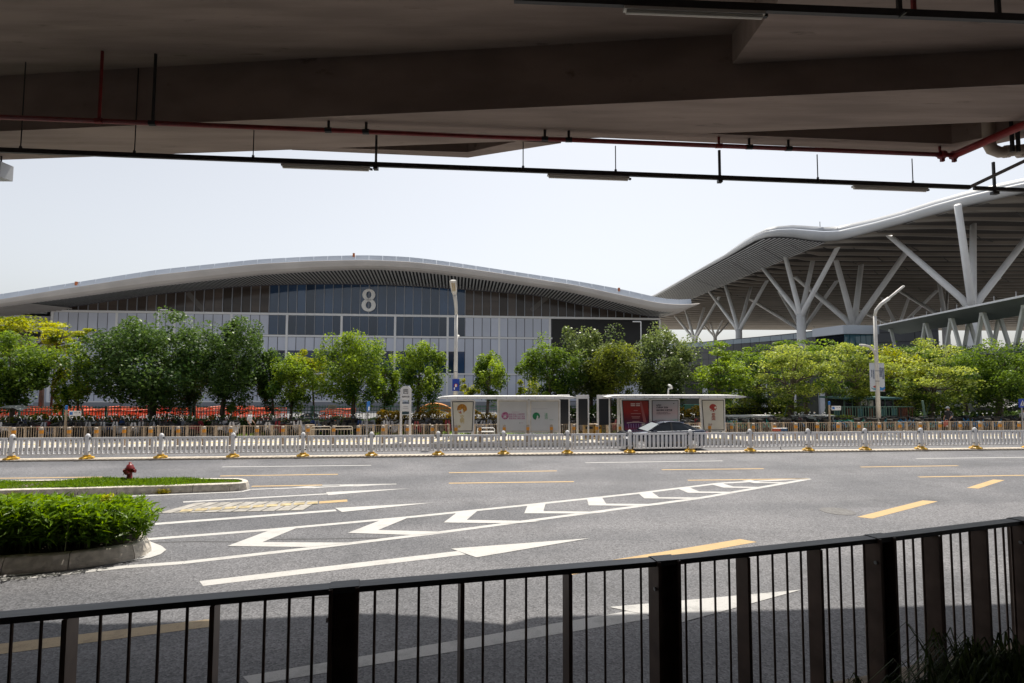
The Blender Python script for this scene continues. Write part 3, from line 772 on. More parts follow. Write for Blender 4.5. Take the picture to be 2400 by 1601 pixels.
# ------------------------------------------------------------------ exhibition hall
VF, OV = 67.0, 9.0                       # facade plane, eave overhang
def curve(pts, v):
    q = sorted(PV(x, y, v) for x, y in pts); return np.array(q)
c_low = curve([(-260,748),(-120,731),(0,715),(150,696),(366,667),(604,641),(740,632),(860,627.5),(960,632),(1046,641),(1170,657),(1300,675.5),(1347,683.6),(1464,710),(1552,729),(1600,728),(1630,716),(1642,711)], VF - OV)
c_up = curve([(-260,737),(-120,719),(0,701),(146,677),(366,643.4),(604,618),(740,611),(860,608.6),(960,613),(1046,622),(1170,640),(1300,660.4),(1347,667.5),(1464,693),(1552,711.5),(1600,714),(1642,711)], VF - OV)
c_par = curve([(-260,727),(-120,708),(0,689),(366,632),(604,607.5),(740,600.5),(860,597.7),(960,602),(1046,612.6),(1300,651),(1347,657.8),(1464,679),(1552,699.7),(1590,703),(1621.5,701)], VF - OV + 1.2)
c_in = curve([(-260,762),(-60,745),(124,726),(219,712),(366,690.6),(549,673),(636,668.6),(750,666.5),(865,667),(980,672),(1091,679.6),(1259,693),(1347,713),(1464,733),(1546,746.5),(1640,722)], VF)
def smooth_curve(c, n=160):
    u = np.linspace(c[0, 0], c[-1, 0], n); z = np.interp(u, c[:, 0], c[:, 1])
    k = np.array([1, 2, 3, 4, 3, 2, 1.]); k /= k.sum(); zp = np.pad(z, 3, mode='edge'); z[3:-3] = np.convolve(zp, k, 'valid')[3:-3]
    return u, z
uo, zlow = smooth_curve(c_low); _, zup = smooth_curve(c_up)
zin_f = lambda u: np.interp(u, *smooth_curve(c_in)); zpar_f = lambda u: np.interp(u, *smooth_curve(c_par))
zlow_f = lambda u: np.interp(u, uo, zlow); zup_f = lambda u: np.interp(u, uo, zup)
ub = [PV(x, 745, VF)[0] for x in (276, 545, 673.3, 800.3, 924.6, 1048, 1170.8, 1290.4)]
BAY = np.polyfit([-3, -1, 0, 1, 2, 3, 4, 5], ub, 1); U0, BAY = BAY[1], BAY[0]
UL, UR = PV(124, 745, VF)[0], PV(1545, 745, VF)[0]
zb1, zb2, zb3, zb4 = PV(860, 739, VF)[1], PV(860, 789, VF)[1], PV(860, 876, VF)[1], PV(400, 941, VF)[1]
zgl = PV(860, 823, VF)[1]
hall = road_thing('exhibition_hall', 'long grey exhibition hall with curved eaves, blue glazing and a big 8', 'exhibition hall', 0, VF, 0)
M_clad = mat('cladding_grey', (.60, .635, .73), .5, var=.05, scale=.25)
M_cladf = mat('cladding_joint', (.12, .12, .14), .6)
M_band = mat('white_mullion', (.85, .85, .85), .5)
M_bglass = mat('blue_glass', (.028, .060, .125), .05, spec=.7, var=.25, scale=.12)
M_brglass = mat('brown_glass', (.078, .062, .053), .12, spec=.3, var=.3, scale=.25, stretch=(.2, 1, 2.5))
per_piece(M_bglass, .45, 1.5); per_piece(M_brglass, .6, 1.35); per_piece(M_clad, .92, 1.06)
M_fascia = mat('fascia_beige', (.50, .465, .43), .6, var=.07, scale=.3)
M_parap = mat('parapet_panel', (.58, .64, .73), .3, var=.06, scale=.2)
M_slat = mat('soffit_slat', (.46, .46, .43), .6)
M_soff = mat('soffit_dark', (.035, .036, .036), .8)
M_led = mat('led_screen_off', (.012, .012, .013), .55)
MB().box(UL, UR, .02, .5, -1.4, zb1).build('wall', M_cladf, hall)
# body behind: sloping glazing line follows the roof
bm_ = MB(); us = np.linspace(UL, UR, 60)
for a, b in zip(us[:-1], us[1:]):
    bm_.add([(a,.06,zb1-.3),(b,.06,zb1-.3),(b,.06,zin_f(b)+.6),(a,.06,zin_f(a)+.6)], [(0,1,2,3)])
bm_.box(UL, UL+.3, .5, 60, 0, zin_f(UL)-.1).box(UR-.3, UR, .5, 60, 0, zin_f(UR)-.1).build('back_wall', M_cladf, hall)
ncol0 = int(math.floor((UL - U0) / BAY * 6)); ncol1 = int(math.ceil((UR - U0) / BAY * 6))
uglL, uglR = PV(634, 745, VF)[0], PV(1091, 745, VF)[0]
uled0 = PV(1294, 760, VF)[0]
gbars, joints = MB(), MB()
pan_cache = {}
def panel(nm, u0, u1, z0, z1, m, y=-.04):
    key = (nm, round(u1-u0, 2), round(z0, 2), round(z1, 2), m.name)
    if key not in pan_cache:
        pan_cache[key] = MB().box(0, u1-u0, y, .015, z0, z1).mesh(nm, m)
    link(nm, pan_cache[key], hall, (u0, 0, 0))
cw = BAY / 6
def clad_col(u): return
for i in range(ncol0, ncol1 + 1):
    a, b = max(UL + .15, U0 + i*cw), min(UR - .15, U0 + (i+1)*cw)
    if b - a < .3: continue
    mid = (a + b)/2; gl = uglL < mid < uglR; led = mid > uled0
    g_ = .06
    za, zc = zin_f(a) - .02, zin_f(b) - .02
    if min(za, zc) - zb1 > .35:
        MB().add([(a+g_,-.02,zb1+.2),(b-g_,-.02,zb1+.2),(b-g_,-.02,zc),(a+g_,-.02,za),(a+g_,.03,zb1+.2),(b-g_,.03,zb1+.2),(b-g_,.03,zc),(a+g_,.03,za)],
                 [(0,1,2,3),(7,6,5,4),(0,4,5,1),(1,5,6,2),(2,6,7,3),(3,7,4,0)]).build('window_pane', M_bglass if gl else M_brglass, hall)
        gbars.box(b-.05, b+.05, -.16, -.02, zb1+.2, zc-.05)
    if not led:
        panel('window_pane' if gl else 'cladding_panel', a+g_, b-g_, zb2+.2, zb1-.2, M_bglass if gl else M_clad)
        if gl: gbars.box(b-.035, b+.035, -.12, -.02, zb2+.2, zb1-.2)
        if gl:
            panel('cladding_panel', a+g_, b-g_, zgl+.03, zb2-.2, M_clad); panel('window_pane', a+g_, b-g_, zb3+.15, zgl-.03, M_bglass)
        else: panel('cladding_panel', a+g_, b-g_, zb3+.15, zb2-.2, M_clad)
    panel('cladding_panel', a+g_, b-g_, zb4+.12, zb3-.15, M_clad)
# interior braces and columns glimpsed through the brown glazing
for p0, p1 in (((440,686),(478,728)), ((1245,728),(1290,690))):
    (u0_, z0_), (u1_, z1_) = PV(*p0, VF), PV(*p1, VF)
    MB().bar((u0_, -.03, z0_), (u1_, -.03, z1_), .75, .03, up=(0,1,0)).build('diagonal_brace', mat('brace_grey', (.13, .12, .11), .6), hall)
stuff(gbars.build('glazing_bars', mat('glazing_bar', (.34, .36, .40), .4, .3), hall))
for z, h in ((zb1, .36), (zb2, .30), (zb3, .26), (zb4, .22)):
    MB().box(UL - .1, UR + .1 if z == zb1 else uled0, -.26, .01, z - h/2, z + h/2).build('horizontal_band', M_band, hall)
for k in range(-4, 8):
    u_ = U0 + k*BAY
    if UL + 1 < u_ < UR - .5 and u_ < uled0 + .5:
        MB().box(u_-.18, u_+.18, -.22, .012, zb4+.11, zb1-.18).build('mullion', M_band, hall)
MB().box(UL-.2, UL+.2, -.22, .3, zb4+.11, zb1-.18).build('mullion', M_band, hall)
MB().box(UR-.2, UR+.2, -.28, .3, 0, zb1-.18).build('mullion', M_band, hall)
MB().box(uled0, UR-.21, -.20, .0, PV(1400,838,VF)[1], zb1-.22).build('led_screen', M_led, hall)
MB().box(uled0, UR-.21, -.06, .0, zb4, PV(1400,838,VF)[1]-.02).build('lower_wall', M_clad, hall)
MB().box(UL-2, UR+.2, -.3, .3, -1.4, zb4-.12).build('plinth', mat('plinth_grey', (.30, .31, .34), .7), hall)
# the 8
uc, zc8 = PV(865, 705, VF); 
e8 = MB()
def ring8(cz, rx, ry, ix, iy, cut):
    n = 40
    for k in range(n):
        t0, t1 = 2*math.pi*k/n, 2*math.pi*(k+1)/n
        q = [(uc+rx*math.cos(t0), cz+ry*math.sin(t0)), (uc+rx*math.cos(t1), cz+ry*math.sin(t1)), (uc+ix*math.cos(t1), cz+iy*math.sin(t1)), (uc+ix*math.cos(t0), cz+iy*math.sin(t0))]
        e8.plate(q, -.42, -.24)
zt8, zb8 = PV(865, 678, VF)[1], PV(865, 731, VF)[1]; H8 = zt8 - zb8
ring8(zt8 - H8*.26, H8*.275, H8*.26, H8*.11, H8*.155, 0); ring8(zb8 + H8*.285, H8*.305, H8*.285, H8*.12, H8*.16, 0)
e8.build('number_eight', mat('number_white', (.86, .85, .82), .5), hall)
# roof: fascia, parapet, soffit with its slats, covering
fas = MB(); rows = []
nU = len(uo)
for u_, a, b in zip(uo, zlow, zup):
    h_ = b - a
    rows.append([(u_, -OV + .9, a - .1), (u_, -OV + .35, a + .06*h_), (u_, -OV + .05, a + .3*h_), (u_, -OV, a + .70*h_), (u_, -OV + .05, b - .03), (u_, -OV + .25, b + .03), (u_, -OV + 1.2, b)])
fas.loft(rows, closed=False); fas.build('fascia', M_fascia, hall)
pr = MB(); up_ = np.linspace(c_par[0,0], c_par[-1,0], 58)
for a, b in zip(up_[:-1], up_[1:]):
    MB().add([(a+.008, -OV+1.2, zup_f(a)-.1),(b-.008, -OV+1.2, zup_f(b)-.1),(b-.03, -OV+1.5, zpar_f(b)+.05),(a+.03, -OV+1.5, zpar_f(a)+.05),
              (a+.03, -OV+1.5, zup_f(a)-.1),(b-.03, -OV+1.5, zup_f(b)-.1),(b-.03, -OV+1.55, zpar_f(b)+.05),(a+.03, -OV+1.55, zpar_f(a)+.05)],
             [(0,1,2,3),(7,6,5,4),(0,4,5,1),(1,5,6,2),(2,6,7,3),(3,7,4,0)]).build('parapet_panel', M_parap, hall)
rf, sf = MB(), MB()
for i in range(nU - 1):
    a, b = uo[i], uo[i+1]
    za, zb_ = zup[i] + .3, zup[i+1] + .3
    rf.add([(a,-OV+1.55,za),(b,-OV+1.55,zb_),(b,62,zb_+1),(a,62,za+1)], [(0,1,2,3)])
    sf.add([(a,-OV+.6,zlow[i]+.6),(b,-OV+.6,zlow[i+1]+.6),(b,.3,zin_f(b)+.6),(a,.3,zin_f(a)+.6)], [(3,2,1,0)])
rf.build('roof_covering', mat('roof_metal', (.5, .52, .54), .4, .4), hall)
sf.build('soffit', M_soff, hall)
slm = MB(); u_ = PV(-150, 720, VF)[0]; 
while u_ < UR + .2:
    za, zc = float(zlow_f(u_)) + .10, float(zin_f(u_)) + .12
    slm.bar((u_, -OV + .8, za), (u_, -.05, zc), .25, .03); u_ += .55
stuff(slm.build('soffit_slats', M_slat, hall))
sfe = MB()          # plain pale soffit at the two tips
for lo, hi in ((PV(1546,746,VF)[0], uo[-1]), (uo[0], PV(-150, 720, VF)[0])):
    uu = np.linspace(lo, hi, 14)
    for a, b in zip(uu[:-1], uu[1:]):
        sfe.add([(a,-OV+.8,float(zlow_f(a))+.02),(b,-OV+.8,float(zlow_f(b))+.02),(b,.2,float(zin_f(b))+.05),(a,.2,float(zin_f(a))+.05)], [(3,2,1,0)])
sfe.build('tip_soffit', M_fascia, hall)
for px, py in ((178, 664), (829, 597), (1451, 678)):
    u_, z_ = PV(px, py, VF - OV + 1.3); MB().box(u_-.15, u_+.15, -OV+1.25, -OV+1.5, z_-.3, z_+.25).build('roof_light', mat('aircraft_light', (.45, .14, .05), .5), hall)
# low link building at the hall's left end
uA, uB = PV(-220, 780, VF + 4)[0], UL - .4
lk = road_thing('link_building', 'low grey rounded link building with white arched canopies at the far left', 'building', 0, VF + 4, 0)
zl0, zl1 = PV(60, 778, VF+4)[1], PV(60, 742, VF+4)[1]
MB().box(uA, uB, 0, 20, -1.4, zl0 - 1.0).build('wall', M_clad, lk)
MB().box(uA, uB, -1, 20, zl0, zl1).build('upper_band', mat('link_band', (.50, .50, .53), .5), lk)
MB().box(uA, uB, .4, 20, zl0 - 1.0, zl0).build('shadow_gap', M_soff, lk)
for k, (x0, x1, yb, yt) in enumerate(((20,60,742,733),(70,112,735,727),(80,118,768,755),(0,50,806,790))):
    (a, z0_), (b, _) = PV(x0, yb, VF+3), PV(x1, yb, VF+3); _, z1_ = PV(x0, yt, VF+3)
    MB().plate([(a, z0_)] + [(a+(b-a)*t, z0_+(z1_-z0_)*math.sin(math.pi*(.1+.9*t)/1.2)) for t in (0,.2,.4,.6,.8,1)] + [(b, z0_)], -2.2, -1.1).build('arched_canopy', M_white, lk)
tre = MB()
for k in range(16):
    (a, z0_) = PV(-20 + k*6.5, 728 - k*1.0, VF - OV + 2); tre.bar((a, 0, 0), (a + 2.5, -4.5, .8), .25, .1)
# open trellis in the hall's eave at the left
tr = MB()
for k in range(13):
    x = -60 + k*13; (a, _) = PV(x, 728, VF - 5)
    tr.bar((a, -OV+1, float(zlow_f(a))-.05), (a+1.2, -.3, float(zin_f(a))-.15), .16, .2)
tr.build('eave_trellis', M_fascia, hall)

# ------------------------------------------------------------------ the big canopy on tree columns
canopy = thing('canopy_hall', 'huge white wavy canopy roof on forked columns at the right', 'canopy', (70, 110, 0))
CB = Vector((70, 110, 0))
def L3(p): return Vector(p) - CB
EDGE = [(1520,702),(1538,694),(1575,673.5),(1620,648),(1660,625.5),(1700,604),(1738,581),(1768,563.6),(1795,555.5),(1825,553.5),(1860,555.5),(1900,561.5),(1933,565),(1965,562),(1998,554),(2050,540),(2112,523),(2190,501),(2266,481),(2335,465),(2400,450),(2520,424),(2680,392),(2900,350)]
ED = [G(x, y, 28.5) for x, y in EDGE]
UPP = [(1499,699),(1516,690.5),(1556,668.5),(1601,642.5),(1641,619),(1682,594),(1722,566),(1753,548),(1778,536),(1802,529.5),(1846,527),(1893,529),(1929,531.5),(1962,530.5),(2000,523),(2048,512),(2108,495.5),(2189,470),(2264,449),(2335,432),(2400,418),(2520,392),(2680,357),(2900,310)]
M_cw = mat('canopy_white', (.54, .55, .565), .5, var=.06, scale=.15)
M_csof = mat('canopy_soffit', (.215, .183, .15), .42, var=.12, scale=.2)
n_ = len(ED)
out_n = []
for i in range(n_):
    d = (ED[min(i+1, n_-1)] - ED[max(i-1, 0)]).normalized(); nn = Vector((-d.y, d.x, 0))
    if nn.dot(CAM - ED[i]) < 0: nn = -nn
    out_n.append(nn)
rows = []; rows2 = []
for i in range(n_):
    e, nn = ED[i], out_n[i]
    up = AY(UPP[i][0], UPP[i][1], max(10, e.y + .2)); hh = max(.9, min(4.0, up.z - e.z))
    a = [e - nn*.8 - Vector((0,0,.15)), e + nn*.1 + Vector((0,0,.06*hh)), e + nn*.3 + Vector((0,0,.3*hh)), e + nn*.28 + Vector((0,0,.55*hh)), e + nn*.1 + Vector((0,0,.62*hh))]
    b = [e + nn*.05 + Vector((0,0,.66*hh)), e - nn*.15 + Vector((0,0,.98*hh)), e - nn*.6 + Vector((0,0,hh)), e - nn*1.5 + Vector((0,0,.9*hh))]
    rows.append([L3(p) for p in a]); rows2.append([L3(p) for p in b])
MB().loft(rows, closed=False).build('fascia', M_cw, canopy, True)
MB().loft(rows2, closed=False).build('parapet', mat('canopy_parapet', (.42, .44, .47), .5, var=.06, scale=.2), canopy, True)
BK = [AY(1546 + 1500*i/(n_-1), 768, 250) for i in range(n_)]
def base_z(Y): 
    k = min(1, max(0, (Y - 175) / 75)); return 28.35 - 3.0*k*k*(3 - 2*k)
def ripple(p):
    ph = (p.y*.21) % 1.0; saw = abs(2*ph - 1)*2 - 1
    return .8*saw*min(1, max(0, (p.x - 58)/3))
def sofp(i, t):
    k = min(int(i), n_-2); f = i - k
    e = ED[k].lerp(ED[k+1], f); b = BK[k].lerp(BK[k+1], f)
    p = e.lerp(b, t); p.z = base_z(p.y) + ripple(p)*min(1, t*14)
    return p
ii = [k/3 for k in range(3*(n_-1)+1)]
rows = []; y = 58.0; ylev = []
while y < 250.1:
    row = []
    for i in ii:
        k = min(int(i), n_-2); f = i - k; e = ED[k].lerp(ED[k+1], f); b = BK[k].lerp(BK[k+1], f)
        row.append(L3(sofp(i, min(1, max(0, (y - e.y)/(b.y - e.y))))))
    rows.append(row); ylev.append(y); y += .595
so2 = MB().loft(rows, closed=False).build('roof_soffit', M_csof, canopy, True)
so2.data.materials.append(mat('soffit_shade_band', (.065, .057, .051), .6, var=.15)); so2.data.materials.append(M_soff)  # dark colour for the shade bands painted between the sunlit-looking ones
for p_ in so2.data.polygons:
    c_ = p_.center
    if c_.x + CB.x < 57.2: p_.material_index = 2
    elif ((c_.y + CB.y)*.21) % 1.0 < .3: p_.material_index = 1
rows = [[L3(sofp(i, t) + Vector((0,0,.75 + .6*t))) for i in ii] for t in (0.02, .1, .3, .6, 1)]
MB().loft(rows, closed=False).build('roof_covering', M_cw, canopy, True)
sm_ = MB()
for i in range(3, n_ - 2, 2):
    sm_.tube([L3(sofp(i + 3*t, t) + Vector((0,0,-.12))) for t in np.linspace(.03, .9, 40)], .09, 4, False)
stuff(sm_.build('soffit_seams', mat('seam_dark', (.05, .05, .05), .8), canopy))
sl_ = MB()
for X in np.arange(44.95, 57.2, .8):
    # front end of the slat lies on the eave line
    ys = [ED[k].y + (ED[k+1].y - ED[k].y)*(X - ED[k].x)/(ED[k+1].x - ED[k].x) for k in range(6, n_-1) if (ED[k].x - X)*(ED[k+1].x - X) <= 0 and abs(ED[k+1].x - ED[k].x) > 1e-4]
    if not ys: continue
    y0_ = min(ys) + .15
    sl_.bar(L3((X, y0_, 28.2)), L3((X, 176, 28.2)), .30, .05)
stuff(sl_.build('soffit_slats', mat('canopy_slat', (.55, .56, .57), .5), canopy))
def on_soffit(px, py):
    z = 27.8
    for _ in range(4):
        p = G(px, py, z)
        # nearest ruling
        best = min(((sofp(i, t) - Vector((p.x, p.y, 0))).xy.length, sofp(i, t).z) for i in np.linspace(0, n_-1.01, 24) for t in np.linspace(0, 1, 24))
        z = best[1]
    p.z = z + .3; return p
COLS = [((1877,741), 112, .86, .50, [(1786,628.6),(1840,602),(1906.6,603),(1968,575)]),
        ((1731.6,776), 143, .82, .48, [(1661,684),(1699,669),(1761,665),(1798.6,650)]),
        ((1628,797), 190, .9, .5, [(1582,741.6),(1605,732),(1653,713),(1687,696)]),
        ((2001.5,765), 113, .9, .58, [(1862,642),(1957,604),(2019,619),(2135.5,579)]),
        ((2279,722), 84, .95, .52, [(2080,552),(2244.6,485),(2281,525),(2440,520)]),
        ((2216,748), 130, .8, .45, [(2101,680),(2197,642),(2227,690),(2345,648)]),
        ((1880,775), 152, .8, .5, [(1753,700),(1825,684),(1900,690),(1963,646)]),
        ((1676,790), 225, .7, .42, [(1640,766),(1662,764),(1695,756),(1712,762)]),
        ((2105,770), 175, .8, .48, [(1990,722),(2062,690),(2130,700),(2200,680)])]
M_col = mat('column_white', (.78, .785, .79), .5, var=.06, scale=.4)
for (bx, by), Yc, rt, rb_, tops in COLS:
    b = AY(bx, by, Yc); c = MB().tube([L3((b.x, b.y, -1.4)), L3((b.x, b.y, b.z*.6)), L3((b.x, b.y, b.z+.4))], [rt*1.03, rt, rt*.98], 16).build('column', M_col, canopy, True)
    for tp in tops:
        e = on_soffit(*tp)
        d = (e - b); 
        if d.xy.length > 26: e.x = b.x + d.x*26/d.xy.length; e.y = b.y + d.y*26/d.xy.length
        MB().tube([L3(b - Vector((0,0,.6))), L3(b.lerp(e, .12)), L3(e)], [rb_*1.05, rb_*1.0, rb_*.84], 12).build('branch', M_col, c, True)
(mx, mz) = (1922, 531); q = AY(1922, 532, 101); MB().tube([L3(q), L3(q + Vector((0,0,1.0)))], .06, 6).build('lightning_rod', M_dark, canopy)
# dark panelled hall below the canopy
drk = thing('dark_hall', 'dark panelled curved building with a window strip beneath the canopy', 'building', (60, 120, 0))
M_dp = mat('dark_panel', (.075, .08, .09), .5, var=.1, scale=.3); M_dj = mat('dark_joint', (.03, .03, .035), .7)
M_sky = mat('pale_glass', (.30, .38, .45), .08, spec=.8)
DB = Vector((60, 120, 0)); path = []
for px, py, Yd in ((1560,800,168),(1641,797.5,156),(1700,790,145),(1780,781,133),(1860,773.5,122),(1930,767,112),(1985,764,106),(2200,762,98)):
    path.append(AY(px, py, Yd))
zt_ = 13.4
segs = []
for a, b in zip(path[:-1], path[1:]):
    nseg = max(1, int((b - a).xy.length / 3.0))
    for k in range(nseg): segs.append((a.lerp(b, k/nseg), a.lerp(b, (k+1)/nseg)))
wl = MB()
for a, b in segs:
    wl.add([(a.x-DB.x, a.y-DB.y+.15, -1.4), (b.x-DB.x, b.y-DB.y+.15, -1.4), (b.x-DB.x, b.y-DB.y+.15, zt_), (a.x-DB.x, a.y-DB.y+.15, zt_)], [(0,1,2,3)])
wl.build('wall', M_dj, drk)
rr = MB(); rr.prism([(p.x-DB.x, p.y-DB.y+.2) for p in path] + [(path[-1].x-DB.x, 60), (path[0].x-DB.x, 60)], zt_-.3, zt_-.1); rr.build('roof', M_dj, drk)
for si, (a, b) in enumerate(segs):
    d = (b - a); d.z = 0; L_ = d.length; rz_ = math.atan2(d.y, d.x)
    for r_, (z0, z1) in enumerate(((zt_-1.3, zt_-.15), (zt_-3.1, zt_-1.4), (zt_-4.9, zt_-3.2), (zt_-6.7, zt_-5.0))):
        MB().box(.06, L_-.06, -.05, .1, z0, z1).build('window_pane' if r_ == 0 else 'wall_panel', M_sky if (r_ == 0 and si < len(segs)*.72) else M_dp, drk, loc=(a.x-DB.x, a.y-DB.y, 0), rz=rz_)
cp = MB()
for a, b in segs: cp.bar((a.x-DB.x, a.y-DB.y, zt_-.05), (b.x-DB.x, b.y-DB.y, zt_-.05), .3, .14)
cp.build('coping', M_cladf, drk)
# pale lift block beside it
pv = AY(2005, 770, 69); t = thing('lift_block', 'pale flat-topped glass lift block at the foot of the raised walkway', 'building', (pv.x, pv.y, 0), ALPHA)
z0, z1 = AY(2005,784,69).z, AY(2005,764,69).z
MB().box(-2.4, 2.4, -1, 5, z0, z1).build('roof', mat('lift_roof', (.50, .54, .60), .4), t)
MB().box(-2.1, 2.1, -.7, 4.8, 0, z0 - .02).build('core', M_glassd, t)
for k in range(6): MB().box(-2.1+k*.72, -1.45+k*.72, -.8, -.72, 5, z0-.02).build('window_pane', mat('teal_glass', (.06, .14, .18), .06, spec=.8), t)
# raised walkway with V-shaped supports
wa, wb = G(2048,765.5,10.35), G(2560,661,10.35)
wd = (wb - wa); wl_ = wd.length; wz = math.atan2(wd.y, wd.x)
wk = thing('raised_walkway', 'raised walkway roof with pale V-shaped supports rising to the right', 'walkway', (wa.x, wa.y, 0), wz)
M_wd = mat('walkway_green_grey', (.13, .15, .145), .5, var=.1, scale=.3); M_v = mat('v_support', (.66, .68, .64), .55, var=.08, scale=.8)
MB().box(0, wl_, -.15, .15, 10.25, 10.42).build('roof_edge', M_white, wk)
MB().add([(0,-.1,10.24),(wl_,-.1,10.24),(wl_,3.0,9.3),(0,3.0,9.3),(0,7,10.24),(wl_,7,10.24)], [(3,2,1,0),(2,3,4,5),(0,1,5,4)]).build('roof_underside', M_wd, wk)
MB().box(-2, wl_, 6.0, 6.3, 7.2, 9.4).build('back_wall', mat('walkway_dark', (.03, .03, .032), .7), wk) if False else None
def w_at(px, py):
    # distance along the walkway for a picture column
    lo, hi = 0., wl_
    for _ in range(40):
        m_ = (lo+hi)/2; p = wa.lerp(wb, m_/wl_) - CAM; x = p.dot(camR)/p.dot(Fw)*FP + CX
        lo, hi = (m_, hi) if x < px else (lo, m_)
    return lo
DK = 6.2
vx = [w_at(x, 0) for x in (2062, 2140, 2198, 2268, 2362, 2480)]
for k, s0 in enumerate(vx):
    for row, (yy, sc) in enumerate(((1.2, 1.0), (5.4, .85))):
        dx = 1.5
        vb = MB()
        if k > 0: vb.bar((s0-.12, yy, 9.75), (s0-dx, yy, DK), .28, .28)
        vb.bar((s0+.12, yy, 9.75), (s0+dx, yy, DK), .28, .28)
        vb.box(s0-.25, s0+.25, yy-.17, yy+.17, 9.55, 9.85); vb.build('v_support', M_v, wk)
MB().box(-4, wl_, .2, 7.5, 5.9, DK).build('deck', M_wd, wk)
for s0 in np.linspace(2, wl_-2, 12): MB().tube([(s0, 0, 10.42), (s0, 0, 10.85)], .03, 5).build('lightning_rod', M_greyst, wk)
# planted podium under the walkway
pa_, pb_ = R(PV(1500, 850, 24)[0], 24), None
pod = road_thing('podium', 'dark planted podium wall behind the right-hand trees', 'wall', 0, 26, 0)
ua, ub_ = PV(1985, 850, 26)[0], PV(2900, 850, 26)[0]
M_pd = mat('podium_dark', (.05, .055, .05), .8, var=.3, scale=.5); MB().box(ua, ub_, 0, 6, -1.4, 5.6).build('wall', M_pd, pod)
uz = PV(1530, 850, 26)[0]; MB().box(uz, ua - .01, 0, .4, -1.4, 3.1).build('low_wall', M_pd, pod)
for k in range(7): MB().box(uz + 2 + k*3.1, uz + 2.5 + k*3.1, -.3, -.01, -1.4, 3.1).build('pier', M_clad, pod)
MB().box(ua + 9, ua + 13, -.25, 0, .6, 3.4).build('pale_panel', mat('pale_panel', (.42, .46, .48), .5), pod)
n = 16000
p = np.stack([rng.uniform(ua, ub_, n), rng.uniform(-.9, 2.0, n), 5.9 + np.abs(rng.normal(0, .5, n))], 1)
p2 = np.stack([rng.uniform(ua, ub_, 14000), rng.uniform(-.7, -.05, 14000), rng.uniform(.5, 6, 14000)], 1); p = np.concatenate([p, p2])
M_hedge = leaf_mat('hedge_leaf', (.012, .035, .008), (.06, .11, .02), .3)
stuff(leaves(p, .28, rng.normal(.45, .2, len(p)), M_hedge, 'climbing_plants', pod, up=.3, seed=21))

# ------------------------------------------------------------------ white road fence
uu0 = [PV(x, 1050, 0)[0] for x in np.array((43,210,374,535,692,847,997,1148,1295,1438,1580,1718,1856,1990,2123,2250))*1.0208]
k_ = np.polyfit(range(16), uu0, 1); FSP, FU0 = k_
print('fence spacing', FSP)
fence = road_thing('road_fence', 'white steel picket road fence on yellow feet along the median', 'fence', 0, 0, .055)
post_me = MB().box(-.075, .075, -.075, .075, .10, 1.02).lathe([(.10, 1.02), (.095, 1.05), (.06, 1.11), (.0, 1.125)], 8).mesh('post', M_fence)
foot_me = MB().lathe([(.30, 0), (.30, .05), (.22, .09), (.16, .10), (.15, .16), (.0, .17)], 8).mesh('foot', M_yellowbase)
brk_u = MB().box(-.16, .16, -.05, .05, .86, .97).mesh('upper_bracket', M_greyst); brk_l = MB().box(-.16, .16, -.04, .04, .28, .34).mesh('lower_bracket', M_greyst)
pk_me = MB().box(-.055, .055, -.025, .025, .23, .865).mesh('picket', M_fence)
pan_me = MB().box(.2, FSP-.2, -.025, .025, .865, .955).box(.2, FSP-.2, -.025, .025, .17, .23).box(.2, .28, -.025, .025, .23, .865).box(FSP-.28, FSP-.2, -.025, .025, .23, .865).mesh('panel_frame', M_fence)
for i in range(-2, 18):
    u_ = FU0 + FSP*i; jig = random.uniform(-.015, .015)
    p_ = link('post', post_me, fence, (u_, jig, 0)); p_.rotation_euler = (random.uniform(-.012, .012), random.uniform(-.01, .01), 0)
    link('foot', foot_me, p_); link('upper_bracket', brk_u, p_); link('lower_bracket', brk_l, p_)
    if i < 17:
        f_ = link('panel_frame', pan_me, fence, (u_, jig, 0)); 
        n_p = 12
        for j in range(n_p):
            link('picket', pk_me, fence, (u_ + .28 + (FSP - .56)*(j + .5)/n_p, jig, 0))

# ------------------------------------------------------------------ bollards
M_bol = mat('bollard_brown', (.34, .25, .17), .5, var=.12, scale=5); M_band = mat('reflective_yellow', (.66, .27, .02), .45)
b0, b1 = PV(30, 1048, 3.85)[0], PV(2391, 1030, 3.85)[0]
bol = road_thing('bollard', 'brown bollard with a yellow reflective band along the platform kerb', 'bollard', b0 - (b1-b0)/43, 3.85, .15, 'bollards along the bus platform kerb')
MB().lathe([(.085, 0), (.085, .65), (.086, .655)], 12).build('shaft', M_bol, bol)
MB().lathe([(.092, .66), (.092, .83)], 12).build('reflective_band', M_band, bol)
MB().lathe([(.085, .835), (.085, .95), (.06, .97), (.0, .975)], 12).build('cap', mat('bollard_cap', (.42, .36, .30), .5), bol)
for i in range(1, 47):
    if i in (): continue
    c = copy_tree(bol); c.location = R(b0 + (b1-b0)*(i-1)/43 + random.uniform(-.03, .03), 3.85, .15)

